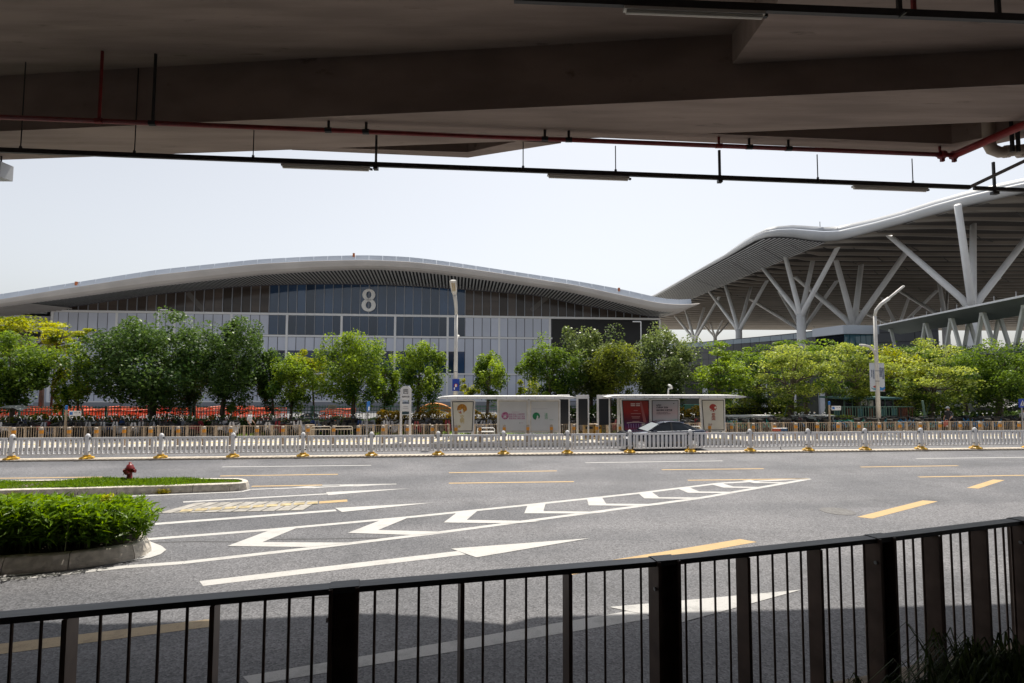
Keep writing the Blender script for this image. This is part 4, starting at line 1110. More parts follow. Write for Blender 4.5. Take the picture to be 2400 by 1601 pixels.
# ------------------------------------------------------------------ low brown picket fences at the back of the platform
M_bp = mat('picket_brown', (.38, .30, .22), .55, var=.15, scale=6)
for gi, (x0, x1, lb) in enumerate(((-120,703,'brown picket fence in front of the scooters left of the barriers'), (845,1052,'brown picket fence behind the bus stop totem'),
                        (1112,1168,'short brown picket fence between the two left panels of the shelter'), (1312,1450,'brown picket fence behind the two dark standing screens'),
                        (1590,1640,'short brown picket fence behind the dark sedan'), (1700,2520,'long brown picket fence in front of the shared bicycles'))):
    ua, _ = PV(x0, 1000, 6.1); ub2, _ = PV(x1, 1000, 6.1)
    pf = road_thing('picket_fence', lb, 'fence', ua, 6.1, .15, 'brown picket fences behind the platform')
    L_ = ub2 - ua; zt_ = PV(x0, 1001.5, 6.1)[1] - .15
    zt_ = .80
    MB().box(0, L_, -.02, .02, zt_-.035, zt_).build('top_rail', M_bp, pf); MB().box(0, L_, -.015, .015, .10, .13).build('bottom_rail', M_bp, pf)
    pk = MB(); x = .06
    while x < L_: pk.box(x-.011, x+.011, -.011, .011, .10, zt_-.03); x += .125
    stuff(pk.build('pickets', M_bp, pf))
    np_ = max(1, round(L_/.77)); pm = MB().box(-.06, .06, -.05, .05, -.0, zt_+.01).mesh('post', M_bp)
    for i in range(np_+1):
        o = link('post', pm, pf, (L_*i/np_, 0, 0)); 
        if i % 2: o.scale = (.7, 1, 1)
for px, w_, lb in ((728, .16, 'beige control box beside the low steel barriers'), (1385, 0, '')):
    if not lb: continue
    u_, _ = PV(px, 1020, 6.0); t = road_thing('control_box', lb, 'cabinet', u_, 5.8, .15)
    MB().box(-.24, .24, -.15, .15, 0, .86).build('housing', M_bp, t); MB().box(-.2, .2, -.17, -.152, .1, .8).build('door', M_bol, t)
# grey-white crowd barriers
M_bar = mat('barrier_cream', (.55, .50, .43), .5, var=.1)
for px, tilt, lb in ((752, .03, 'cream crowd barrier, left one of the pair behind the fence'), (803, -.01, 'cream crowd barrier, right one of the pair behind the fence')):
    u_, _ = PV(px, 1010, 5.4); t = road_thing('crowd_barrier', lb, 'barrier', u_, 5.4, .15, 'cream crowd barriers', tilt)
    MB().tube([(-.55,0,0),(-.55,0,.72),(-.48,0,.79),(.48,0,.79),(.55,0,.72),(.55,0,0)], .022, 6).build('frame', M_bar, t)
    MB().box(-.52, .52, -.012, .012, .60, .66).build('cross_rail', M_bar, t)
    for k in range(6): MB().tube([(-.44+.176*k,0,.62),(-.44+.176*k,0,.12)], .01, 5).build('bar', M_bar, t)
    for s in (-.5, .5): MB().bar((s, -.22, .01), (s, .22, .01), .03, .02).build('foot', M_bar, t)

# ------------------------------------------------------------------ bus shelters, screens, totem
VS = 4.75
M_shw = mat('shelter_white', (.76, .755, .74), .45, var=.08, scale=1.5, detail=8)
M_shc = mat('shelter_cream', (.60, .55, .46), .5, var=.15, scale=3)
M_post = mat('poster_cream', (.68, .655, .56), .35, var=.04, scale=2)
M_board = mat('board_grey', (.60, .615, .62), .3, var=.04, scale=1)
M_gold = mat('print_gold', (.55, .30, .02), .5, col2=(.32, .10, .01), scale=9); M_goldt = mat('print_gold_text', (.55, .42, .14), .5)
M_redp = mat('print_red', (.36, .03, .02), .5); M_redt = mat('print_red_text', (.40, .14, .10), .5)
M_mag = mat('print_magenta', (.30, .03, .12), .5, col2=(.55, .25, .40), scale=14); M_magt = mat('print_magenta_text', (.42, .16, .30), .5)
M_grn = mat('print_green', (.01, .26, .09), .5, col2=(.005, .12, .05), scale=12); M_grt = mat('print_green_text', (.08, .32, .16), .5)
M_ink = mat('print_black', (.03, .03, .035), .5); M_scr = mat('screen_dark', (.018, .019, .024), .3)
def roofslab(x0, x1, zt, lb, u_base):
    (a, z) = PV(x0, zt, VS-.6); (b, _) = PV(x1, zt, VS-.6)
    t = road_thing('bus_shelter', lb, 'bus shelter', (a+b)/2, VS, .15)
    L_ = (b - a)/2; z -= .15
    prof = [(-L_, z-.10), (-L_+.35, z-.02), (-L_+.9, z), (L_-.9, z), (L_-.3, z-.02), (L_, z-.06), (L_, z-.11), (L_-.5, z-.17), (-L_+.7, z-.17), (-L_+.1, z-.15)]
    MB().plate(prof, -.85, .55).build('roof', M_shw, t)
    sm = MB()
    n = int(L_*2/.55)
    for k in range(1, n): sm.box(-L_+k*.55-.006, -L_+k*.55+.006, -.856, -.851, z-.16, z-.01)
    stuff(sm.build('roof_seams', M_greyst, t)); return t, (a+b)/2, z
def frame(t, uc, x0, x1, ytop, ybot, nm, taper=(0, 0), v=VS, w_=.09, face=M_post, inner=M_black, feet=True, m=M_shw):
    (a, z1) = PV(x0, ytop, v); (b, _) = PV(x1, ytop, v); (_, z0) = PV((x0+x1)/2, ybot, v)
    a -= uc; b -= uc; z1 -= .15; z0 -= .15; y = v - VS
    ta, tb = taper
    r = .07
    outer_ = [(a+ta, z0), (b+tb, z0), (b, z1-r), (b-r*.3, z1-r*.3), (b-r, z1), (a+r, z1), (a+r*.3, z1-r*.3), (a, z1-r)]
    fr = MB().plate(outer_, y-.06, y+.10).build(nm, m, t)
    k = w_
    inn = [(a+ta+k, z0+k*.8), (b+tb-k, z0+k*.8), (b-k, z1-k), (a+k, z1-k)]
    MB().plate(inn, y-.075, y-.061).build('poster_border', inner, fr)
    k += .045
    inn2 = [(a+ta+k, z0+k*.9), (b+tb-k, z0+k*.9), (b-k, z1-k), (a+k, z1-k)]
    f = MB().plate(inn2, y-.085, y-.076).build('poster', face, fr)
    if feet:
        lg = MB()
        for s in (a+ta+.02, b+tb-.16): lg.box(s, s+.14, y-.05, y+.08, -.01, z0-.002)
        MB().box(a+ta+.02, a+ta+.16, y-.05, y+.08, -.01, z0-.002).build('leg', m, t); MB().box(b+tb-.16, b+tb-.02, y-.05, y+.08, -.01, z0-.002).build('leg', m, t)
    return fr, (a+b)/2, a, b, z0, z1, y
def print_poly(poly, m, parent, y, nm='print'):
    return MB().plate(poly, y-.003, y).build(nm, m, parent)
def star(cx, cz, r, n=5, k=.45, a=0): return [(cx + (r if i % 2 == 0 else r*k)*math.sin(a+math.pi*i/n), cz + (r if i % 2 == 0 else r*k)*math.cos(a+math.pi*i/n)) for i in range(2*n)]

shl, ucl, zr = roofslab(1026, 1349, 928.5, 'left bus shelter with a golden poster and two grey notice boards', 0)
fr, cx_, a, b, z0, z1, y = frame(shl, ucl, 1056, 1114, 937, 1014, 'lightbox', (.10, -.06))
yy = y - .088
print_poly(disc(.28, 28, cx_-.05, z1-.52), M_gold, fr, yy, 'emblem')
print_poly([(cx_-.34, z1-.62), (cx_-.12, z1-.58), (cx_-.02, z1-.50), (cx_+.02, z1-.62), (cx_+.06, z1-.84), (cx_-.06, z1-.83), (cx_-.08, z1-.70), (cx_-.2, z1-.70)], M_post, fr, yy-.004, 'emblem_cutout')
print_poly(disc(.17, 14, cx_+.22, z1-.80), M_post, fr, yy-.004, 'emblem_cutout')
print_poly(star(cx_-.14, z1-.68, .07, 5), M_mag, fr, yy-.008, 'emblem_flower')
text_mesh('文明', .27, M_goldt, fr, (cx_-.04, yy-.003, z1-1.12), vertical=True, bold=.004)
print_poly(star(cx_-.2, z0+.36, .10, 7, .6), M_goldt, fr, yy, 'print_flower')
# bench of the shelter
(bu, bz) = PV(1139, 1006, 5.1); t = road_thing('bench', 'white metal bench between the golden poster and the grey boards', 'bench', bu, 5.1, .15)
MB().box(-.48, .48, -.2, .2, .43, .48).build('seat', M_shw, t)
MB().tube([(-.5,0,.3),(-.5,0,.6),(-.42,0,.68),(.42,0,.68),(.5,0,.6),(.5,0,.3)], .03, 8).build('back_hoop', M_white, t)
for s in (-.42, .42): MB().box(s-.03, s+.03, -.15, .15, 0, .428).build('leg', M_greyst, t)
fr, cx_, a, b, z0, z1, y = frame(shl, ucl, 1165, 1239, 936, 1014, 'notice_board', (.02, 0), face=M_board, inner=M_shc, w_=.08)
yy = y - .088
print_poly(disc(.215, 26, a+.46, z0+.98), M_mag, fr, yy, 'emblem'); print_poly(star(a+.46, z0+.93, .14, 6, .35), M_board, fr, yy-.004, 'emblem_cutout')
text_mesh('富强 民主 文明 和谐\n自由 平等 公正 法治\n爱国 敬业 诚信 友善', .105, M_magt, fr, (a+1.15, yy, z0+.93), line=1.15, bold=.002)
MB().plate([(a+.85, z0+1.18), (a+1.3, z0+1.18), (a+1.3, z0+1.195), (a+.85, z0+1.195)], yy-.003, yy).build('print_rule', M_magt, fr)
print_poly(star(a+1.32, z0+.56, .035, 4), M_grn, fr, yy, 'print_mark'); MB().plate([(a+1.37, z0+.555), (a+1.52, z0+.555), (a+1.52, z0+.57), (a+1.37, z0+.57)], yy-.003, yy).build('print_rule', M_magt, fr)
fr, cx_, a, b, z0, z1, y = frame(shl, ucl, 1239.6, 1313, 936, 1014, 'notice_board', (0, 0), face=M_board, inner=M_shc, w_=.08)
yy = y - .088
print_poly(disc(.215, 26, a+.42, z0+.96), M_grn, fr, yy, 'emblem')
print_poly([(a+.36, z0+.70), (a+.45, z0+.88), (a+.45, z0+.98), (a+.50, z0+1.0), (a+.54, z0+.96), (a+.54, z0+.86), (a+.60, z0+.72), (a+.5, z0+.70)], M_board, fr, yy-.004, 'emblem_cutout')
text_mesh('法治', .21, M_grt, fr, (a+1.0, yy, z0+.95), vertical=True, bold=.002)
MB().plate([(a+.2, z0+1.38), (a+1.1, z0+1.38), (a+1.1, z0+1.39), (a+.2, z0+1.39)], yy-.003, yy).build('print_rule', M_greyst, fr)
MB().plate([(a+1.2, z0+.74), (a+1.42, z0+.74), (a+1.42, z0+.755), (a+1.2, z0+.755)], yy-.003, yy).build('print_rule', M_grt, fr)
# small cream rust stain lines are left to the material; now the screens
def screen_post(x0, x1, y0, y1, lb, solid=True, ybot=1034, v=VS+.2):
    (a, z1) = PV(x0, y0, v); (b, _) = PV(x1, y0, v); z0 = PV(x0, y1, v)[1]
    t = road_thing('screen_post', lb, 'display board', (a+b)/2, v, .15); h = (b-a)/2; z1 -= .15; z0 -= .15
    MB().box(-h, -h+.10, -.06, .06, 0, z1).build('side_post', M_shw, t); MB().box(h-.08, h, -.06, .06, 0, z1).build('side_post', M_shw, t)
    MB().box(-h+.1, h-.08, -.06, .06, z1-.22, z1).build('header', M_shw, t)
    MB().box(-h+.101, h-.081, -.04, .04, z0, z1-.221).build('screen', M_scr, t)
screen_post(1306, 1335, 925, 994, 'dark display screen joined to the right end of the left shelter')
screen_post(1351, 1380, 926, 996, 'dark display screen standing alone in the middle between the shelters')
screen_post(1399, 1429, 926, 996, 'dark display screen next to the left end of the right shelter')
shr, ucr, zr2 = roofslab(1421, 1744, 926.5, 'right bus shelter with red, blue-pink and cream posters', 0)
(a_, z_) = PV(1450, 930, VS+.25); MB().box(a_-ucr-.09, a_-ucr+.05, .2, .3, 0, zr2-.175).build('leg', M_shw, shr)
M_rp = bpy.data.materials.new('poster_red'); M_rp.use_nodes = True
def grad_mat(m, stops):
    n, l = m.node_tree.nodes, m.node_tree.links; b_ = n['Principled BSDF']; b_.inputs['Roughness'].default_value = .25
    tc = n.new('ShaderNodeTexCoord'); sx = n.new('ShaderNodeSeparateXYZ'); nz = n.new('ShaderNodeTexNoise'); nz.inputs['Scale'].default_value = 3
    l.new(tc.outputs['Generated'], sx.inputs[0]); l.new(tc.outputs['Generated'], nz.inputs[0])
    ad = n.new('ShaderNodeMath'); ad.operation = 'MULTIPLY_ADD'; ad.inputs[1].default_value = .14; l.new(nz.outputs[0], ad.inputs[0]); l.new(sx.outputs['Z'], ad.inputs[2])
    rp = n.new('ShaderNodeValToRGB'); l.new(ad.outputs[0], rp.inputs[0]); l.new(rp.outputs[0], b_.inputs['Base Color'])
    el = rp.color_ramp.elements
    while len(el) < len(stops): el.new(.5)
    for e, (p, c) in zip(el, stops): e.position = p; e.color = (*c, 1)
grad_mat(M_rp, [(.0, (.45, .10, .05)), (.12, (.20, .04, .10)), (.24, (.10, .03, .12)), (.42, (.13, .02, .03)), (.70, (.30, .025, .02)), (1.0, (.24, .03, .02))])
M_bpst = bpy.data.materials.new('poster_seascape'); M_bpst.use_nodes = True
grad_mat(M_bpst, [(.05, (.10, .12, .25)), (.20, (.04, .10, .24)), (.27, (.06, .12, .22)), (.33, (.34, .44, .45)), (.45, (.50, .46, .48)), (.66, (.55, .42, .42)), (1.0, (.44, .44, .47))])
fr, cx_, a, b, z0, z1, y = frame(shr, ucr, 1454, 1523, 935, 1011, 'poster_case', (.10, 0), face=M_rp, w_=.075)
yy = y - .088; M_pale = mat('print_pale', (.60, .50, .46), .5)
for r_, zz in enumerate((z1-.32, z1-.42)):
    for (xa, xb) in ((cx_-.30, cx_-.04), (cx_+.02, cx_+.26)): print_poly([(xa, zz), (xb, zz), (xb, zz+.065), (xa, zz+.065)], M_pale, fr, yy, 'print_line')
M_dim = mat('print_dim', (.42, .20, .18), .5)
for zz, w_ in ((z1-.70, .12), (z1-.88, .30), (z1-1.06, .26), (z1-1.14, .22), (z1-1.34, .20)): print_poly([(cx_-w_, zz), (cx_+w_, zz), (cx_+w_, zz+.035), (cx_-w_, zz+.035)], M_dim, fr, yy, 'print_line')
print_poly([(cx_+.26, z1-.17), (cx_+.36, z1-.17), (cx_+.66, z1-1.40), (cx_+.46, z1-1.36)], mat('print_beam', (.34, .10, .09), .4), fr, yy, 'print_beam')
MB().plate([(cx_-.55, z0+.48), (cx_-.2, z0+.52), (cx_+.2, z0+.52), (cx_+.58, z0+.46), (cx_+.58, z0+.49), (cx_+.2, z0+.56), (cx_-.2, z0+.56), (cx_-.55, z0+.52)], yy-.003, yy).build('print_arch', M_pale, fr)
for k in range(7): print_poly([(cx_-.46+k*.15, z0+.20), (cx_-.42+k*.15, z0+.20), (cx_-.42+k*.15, z0+.45), (cx_-.46+k*.15, z0+.45)], mat('print_violet', (.30, .20, .38), .5), fr, yy, 'print_column')
fr, cx_, a, b, z0, z1, y = frame(shr, ucr, 1523.6, 1592, 935, 1011, 'poster_case', (0, -.04), face=M_bpst, w_=.075)
yy = y - .088
text_mesh('APEC\nCHINA 2026', .135, M_ink, fr, (a+.34, yy, z1-.44), align='LEFT', bold=.004, line=.95)
text_mesh('相约深圳 共享繁荣', .125, M_ink, fr, (a+.34, yy, z1-.68), align='LEFT', bold=.002, spacing=.9)
text_mesh('GATHER IN SHENZHEN\nADVANCE THE ASIA-PACIFIC', .068, M_ink, fr, (a+.34, yy, z1-.85), align='LEFT', line=1.0)
print_poly(star(b-.38, z1-.27, .05, 6), M_ink, fr, yy, 'print_mark')
M_wave = mat('print_wave', (.20, .42, .36), .4)
print_poly([(a+.14, z0+.62), (a+.5, z0+.70), (a+.9, z0+.66), (b-.16, z0+.70), (b-.16, z0+.66), (a+.9, z0+.60), (a+.5, z0+.63), (a+.14, z0+.56)], M_wave, fr, yy, 'print_wave')
print_poly([(a+.5, z0+.40), (a+.8, z0+.44), (a+1.1, z0+.38), (a+.8, z0+.33)], mat('print_teal', (.02, .30, .28), .4), fr, yy, 'print_wave')
fr, cx_, a, b, z0, z1, y = frame(shr, ucr, 1640, 1698, 934, 1011, 'lightbox', (.10, 0), w_=.08)
yy = y - .088; cx_ += .02
print_poly(disc(.235, 26, cx_-.02, z1-.56), M_redp, fr, yy, 'emblem')
for (dx, dz, r_) in ((.15, .02, .09), (-.16, -.10, .07), (-.06, -.18, .07), (.10, -.17, .06), (.2, -.12, .06), (-.23, -.02, .05)):
    print_poly(star(cx_+dx-.02, z1-.56+dz, r_, 5, .5, dx*9), M_post, fr, yy-.004, 'emblem_cutout')
text_mesh('爱国', .25, M_redt, fr, (cx_, yy-.003, z1-1.10), vertical=True, bold=.004)
print_poly(star(cx_-.16, z0+.42, .09, 5, .35, .3), M_redt, fr, yy, 'print_flower')
# bench behind the car and red-blue water barrier
(bu, bz) = PV(1626, 1005, 5.1); t = road_thing('bench', 'white bench half hidden behind the rear of the dark sedan', 'bench', bu, 5.1, .15)
MB().box(-.7, .42, -.2, .2, .43, .50).build('seat', M_shc, t); MB().tube([(-.6,0,.68),(.36,0,.68),(.44,0,.6),(.44,0,.3)], .03, 8).build('back_hoop', M_white, t)
for s in (-.55, .36): MB().box(s-.03, s+.03, -.15, .15, 0, .428).build('leg', M_greyst, t)
(bu, bz) = PV(1778, 1006, 3.0); t = road_thing('light_bar', 'red and dark blue police light bar box standing just behind the road fence', 'warning light', bu, .9, .0)
MB().box(-.02, .02, -.02, .02, 0, .95).build('pole', M_greyst, t); zz = PV(1778, 1007, .9)[1]
MB().box(-.40, -.005, -.08, .08, zz-.09, zz+.05).build('red_lens', mat('lens_red', (.42, .07, .03), .35), t); MB().box(.005, .36, -.08, .08, zz-.09, zz+.05).build('blue_lens', mat('lens_blue', (.03, .08, .17), .35), t)
MB().box(-.40, .36, -.08, .08, zz+.052, zz+.075).build('lid', M_fence, t); MB().box(-.38, .34, -.06, .06, .94, zz-.092).build('bracket', M_dark, t)
# yellow bins behind the screens
for px, w_, m_, lb in ((1379, .27, mat('bin_brown', (.36, .24, .10), .5), 'brown litter bin behind the dark standing screens'), (1400, .2, mat('bin_yellow', (.55, .32, .03), .5), 'yellow litter bin beside the brown one')):
    u_, _ = PV(px, 1025, 5.3); t = road_thing('litter_bin', lb, 'bin', u_, 5.3, .15)
    MB().box(-w_, w_, -.2, .2, .05, .78).build('body', m_, t); MB().box(-w_-.02, w_+.02, -.22, .22, .8, .86).build('lid', M_bol, t); MB().box(-w_+.05, w_-.05, -.21, -.202, .58, .72).build('slot', M_black, t)
# totem
(tu, tz1) = PV(951.5, 906, 4.5); tz0 = 0
t = road_thing('bus_stop_totem', 'tall white bus stop totem with a bus icon and slatted openings', 'sign', tu, 4.5, .15); H = tz1 - .15
hw = (PV(964.5, 950, 4.5)[0] - PV(938.5, 950, 4.5)[0])/2
zf = lambda py: PV(951, py, 4.5)[1] - .15
MB().plate([(-hw, zf(938)), (hw, zf(938)), (hw, H-.14), (hw-.14, H), (-hw+.14, H), (-hw, H-.14)], -.07, .07).build('head_panel', M_shw, t)
MB().box(-hw+.07, hw-.07, -.06, .06, zf(964), zf(947.5)).build('route_panel', M_shw, t)
for s in (-1, 1): MB().box(min(s*hw, s*(hw-.11)), max(s*hw, s*(hw-.11)), -.065, .065, 0, zf(938)-.002).build('leg', M_shw, t)
MB().box(-hw+.11, hw-.11, -.01, .01, zf(971), zf(965)).build('lower_glass', mat('teal_glass2', (.05, .09, .11), .1), t)
MB().box(-hw+.11, hw-.11, -.02, .02, zf(972.5), zf(971.5)).build('rail', M_white, t)
ic = MB(); r_ = .13; czi = zf(917.5)
for q in (((-r_, -r_), (r_, -r_+.025)), ((-r_, r_-.025), (r_, r_)), ((-r_, -r_+.0252), (-r_+.025, r_-.0252)), ((r_-.025, -r_+.0252), (r_, r_-.0252))):
    ic.box(q[0][0], q[1][0], -.076, -.071, czi+q[0][1], czi+q[1][1])
ic.build('icon_frame', M_ink, t)
MB().plate([(-.08, -.02+czi), (.08, -.02+czi), (.08, .06+czi), (.06, .085+czi), (-.06, .085+czi), (-.08, .06+czi)], -.076, -.071).build('icon_bus', M_ink, t)
MB().plate([(-.06, .012+czi), (.06, .012+czi), (.06, .05+czi), (-.06, .05+czi)], -.08, -.077).build('icon_window', M_shw, t)
for s in (-.055, .055): MB().plate(disc(.018, 10, s, czi-.05), -.076, -.071).build('icon_wheel', M_ink, t)
text_mesh('会展中心站', .085, M_ink, t, (0, -.074, zf(930)), bold=.002)
MB().plate([(-.12, zf(953.5)), (.12, zf(953.5)), (.12, zf(952.5)), (-.12, zf(952.5))], -.064, -.061).build('print_line', M_greyst, t)
MB().plate([(-.16, zf(957.5)), (.16, zf(957.5)), (.16, zf(956.8)), (-.16, zf(956.8))], -.064, -.061).build('print_line', M_greyst, t)

# ------------------------------------------------------------------ street lamps and signs
M_lamp = mat('lamp_white', (.66, .64, .60), .4, var=.08, scale=2); M_led_ = mat('lamp_led', (.50, .38, .20), .4)
def street_lamp(u, v, H, arm_rz, reach, label, low_z, low_rz, low_len):
    t = road_thing('street_lamp', label, 'street lamp', u, v, .15, 'tall white street lamps')
    MB().tube([(0,0,0), (0,0,H*.55), (0,0,H*.80)], [.15, .115, .10], 12).build('pole', M_lamp, t, True)
    MB().lathe([(.24, 0), (.24, .03), (.17, .05), (.17, .3)], 12).build('base', M_greyst, t)
    ca, sa = math.cos(arm_rz), math.sin(arm_rz)
    pts = [(0,0,H*.80), (.05*ca*reach, .05*sa*reach, H*.84), (.22*ca*reach, .22*sa*reach, H*.88), (ca*reach*.5, sa*reach*.5, H*.92)]
    MB().tube(pts, [.10, .10, .11, .12], 12).build('arm', M_lamp, t, True)
    a = Vector(pts[-1]); b = Vector((ca*reach, sa*reach, H)); 
    side = Vector((-sa, ca, 0)); d = (b - a).normalized(); nrm = side.cross(d)
    if nrm.z < 0: nrm = -nrm
    rings = []
    for tt, w_ in ((0, .12), (.25, .17), (.7, .21), (.95, .21), (1.0, .14)):
        c = a.lerp(b, tt); h_ = .06
        rings.append([c - side*w_ - nrm*h_*.5, c - side*w_*.6 - nrm*h_, c + side*w_*.6 - nrm*h_, c + side*w_ - nrm*h_*.5, c + side*w_*.8 + nrm*h_, c - side*w_*.8 + nrm*h_])
    hd = MB().loft(rings).build('lamp_head', M_lamp, t, fix=True)
    for k in range(6):
        for s in (-.055, .055):
            c = a.lerp(b, .34 + k*.095) + side*s - nrm*.064
            q = [c - side*.04 - d*.045, c + side*.04 - d*.045, c + side*.04 + d*.045, c - side*.04 + d*.045]
            MB().add(q + [p - nrm*.006 for p in q], [(0,1,2,3),(7,6,5,4),(0,4,5,1),(1,5,6,2),(2,6,7,3),(3,7,4,0)]).build('led_module', M_led_, hd)
    cl, sl__ = math.cos(low_rz), math.sin(low_rz)
    MB().tube([(0,0,low_z), (.16*cl*low_len, .16*sl__*low_len, low_z+.45), (.4*cl*low_len, .4*sl__*low_len, low_z+.72), (.7*cl*low_len, .7*sl__*low_len, low_z+.80), (cl*low_len, sl__*low_len, low_z+.82)], [.07, .07, .075, .085, .07], 8).build('side_arm', M_lamp, t, True)
    for z in (H*.35, H*.42): MB().lathe([(.128, z), (.135, z+.01), (.135, z+.05), (.128, z+.06)], 12).build('clamp', M_greyst, t)
    return t
(lu, _) = PV(1067, 980, 6.7); hz = PV(1061, 655, 6.0)[1]
lampL = street_lamp(lu, 6.7, hz*.965, math.radians(-98), 1.5, 'tall white street lamp over the left bus shelter, facing the road', PV(1064,822,6.7)[1], math.radians(80), 1.0)
MB().box(-.20, .24, -.17, -.13, 2.78, 3.5).build('blue_sign', mat('sign_blue', (.015, .05, .33), .4), lampL)
sg = [o for o in lampL.children if o.name.startswith('blue_sign')][0]
MB().plate(disc(.11, 16, .02, 3.12), -.178, -.171).build('sign_ring', M_redp, sg); MB().plate([(-.03, 3.02), (.07, 3.02), (.07, 3.16), (.02, 3.2), (-.03, 3.16)], -.184, -.179).build('sign_figure', M_white, sg)
MB().plate([(-.10, 2.86), (-.04, 2.86), (-.04, 3.0), (-.10, 3.0)], -.178, -.171).build('sign_figure', M_white, sg)
(lu2, _) = PV(2060, 1000, 6.7); hz2 = PV(2100, 674, 6.7)[1]
lampR = street_lamp(lu2, 6.7, hz2 - .15, math.radians(-20), 1.75, 'tall white street lamp with two hanging banners leaning right over the trees', PV(2052,838,6.7)[1] - .15, math.radians(180), 1.15)
M_bn = mat('banner_white', (.62, .66, .70), .6); M_bt = mat('banner_ink', (.10, .13, .22), .6)
zb0_, zb1_ = PV(2057, 917, 6.7)[1] - .15, PV(2057, 851, 6.7)[1] - .15
for s, lb in ((-1, 'pale banner with small lettering on the left of the lamp pole'), (1, 'pale banner with larger vertical lettering on the right of the lamp pole')):
    bn = road_thing('street_banner', lb, 'banner', lu2 + s*.33, 6.7, .15)
    MB().box(-.19, .19, -.012, .012, zb0_, zb1_).build('cloth', M_bn, bn)
    for z in (zb0_, zb1_): MB().box(-.2, .2, -.02, .02, z-.02 if z == zb0_ else z+.001, z-.001 if z == zb0_ else z+.02).build('bracket_bar', M_greyst, bn)
    if s > 0:
        text_mesh('中国国际', .19, M_bt, bn, (-.07, -.015, zb1_-.62), vertical=True, bold=.004); text_mesh('高新技术成果', .15, M_bt, bn, (.10, -.015, zb1_-.70), vertical=True, bold=.002)
        MB().plate([(-.18, zb0_+.05), (.18, zb0_+.03), (.18, zb0_+.3), (.02, zb0_+.22), (-.18, zb0_+.3)], -.02, -.0125).build('print_wave', mat('banner_blue', (.03, .20, .50), .5), bn)
        MB().plate([(0, zb0_+.03), (.18, zb0_+.03), (.18, zb0_+.14)], -.028, -.021).build('print_wave', M_redt, bn)
    else:
        text_mesh('创新驱动发展', .12, M_bt, bn, (.08, -.015, zb1_-.75), vertical=True); text_mesh('改革开放前沿', .10, M_bt, bn, (-.06, -.015, zb1_-.70), vertical=True)
        MB().plate([(-.0, zb0_+.3), (.18, zb0_+.38), (.18, zb0_+.2)], -.02, -.0125).build('print_wave', M_redp, bn)
        MB().plate([(-.18, zb0_+.24), (.02, zb0_+.18), (.18, zb0_+.2), (.18, zb0_+.05), (.0, zb0_+.12)], -.028, -.021).build('print_wave', mat('banner_teal', (.10, .34, .42), .5), bn)
# slim lamps behind the trees, near the hall
for px, py, s, lb in ((372, 725, 1, 'slim white lamp post behind the dark trees at left, in front of the hall'), (1502, 753, -1, 'slim white lamp post in front of the black screen of the hall')):
    p = AY(px, py, 60); t = thing('lamp_post', lb, 'lamp post', (p.x, p.y, .1), ALPHA)
    MB().tube([(0,0,-1.4), (0,0,p.z-.2)], .06, 8).build('pole', M_white, t); MB().box(min(0, s*.9), max(0, s*.9), -.1, .1, p.z-.199, p.z-.10).build('head', M_white, t)
# camera post behind the right shelter
(cu_, cz_) = PV(1566, 908, 6.4); t = road_thing('camera_post', 'white security camera on a short post above the right shelter roof', 'camera', cu_, 6.4, .15)
MB().tube([(0,0,0), (0,0,cz_-.35), (.03,0,cz_-.25), (.12,0,cz_-.2)], .055, 8).build('pole', M_white, t)
MB().tube([(.08,-.25,cz_-.06), (.1,.12,cz_-.02)], .075, 8).tube([(.2,-.05,cz_-.25), (.2,-.05,cz_-.1)], .07, 8).build('camera_body', M_white, t)
# finger-post signs
M_sb = mat('sign_blue2', (.02, .16, .50), .4)
for px, py0, v_, lb in ((156, 950, 6.6, 'beige finger post with a blue and white direction sign at the left'), (1943, 940, 6.6, 'beige finger post with a blue and white direction sign among the bicycles at right')):
    (u_, z1) = PV(px, py0, v_); t = road_thing('direction_sign', lb, 'sign', u_, v_, .15); z1 -= .15
    MB().lathe([(.06, 0), (.06, z1-.25)], 10).build('pole', mat('pole_beige', (.42, .34, .24), .5), t)
    MB().lathe([(.07, z1-.249), (.07, z1-.02), (.0, z1)], 10).build('pole_cap', M_sb, t)
    MB().box(.16, .80, -.02, .02, z1-.60, z1-.32).build('sign_board', M_white, t); MB().box(.20, .36, -.028, -.021, z1-.54, z1-.38).build('pictogram', M_sb, t)
    MB().box(.061, .159, -.015, .015, z1-.5, z1-.44).build('bracket', M_greyst, t)
    MB().box(.42, .62, -.028, -.021, z1-.44, z1-.41).build('print_line', M_greyst, t); MB().plate([(.66, z1-.44), (.76, z1-.44), (.71, z1-.38)], -.028, -.021).build('print_arrow', M_ink, t)
(u_, z1) = PV(861, 941, 4.6); t = road_thing('pole_sign', 'narrow edge-on blue sign on a grey pole left of the totem', 'sign', u_, 4.6, .15, rz=math.radians(84)); z1 -= .15
MB().tube([(0,0,0), (0,0,z1)], .04, 8).build('pole', M_greyst, t); MB().box(-.3, .3, -.075, -.045, z1-.55, z1).build('sign_board', M_sb, t); MB().box(-.1, .2, -.082, -.076, z1-.5, z1-.3).build('print_panel', M_white, t)
(u_, z1) = PV(773, 952, 9.6); t = road_thing('notice_sign', 'small cream notice sign on the green fence left of the totem', 'sign', u_, 10.3, .2)
MB().box(-.26, .26, -.03, 0, z1-.42, z1-.15).build('sign_board', M_post, t); MB().box(-.2, .2, -.036, -.031, z1-.32, z1-.28).build('print_line', M_ink, t); MB().box(-.02, .02, .0, .03, 0, z1-.2).build('post', M_greyst, t)
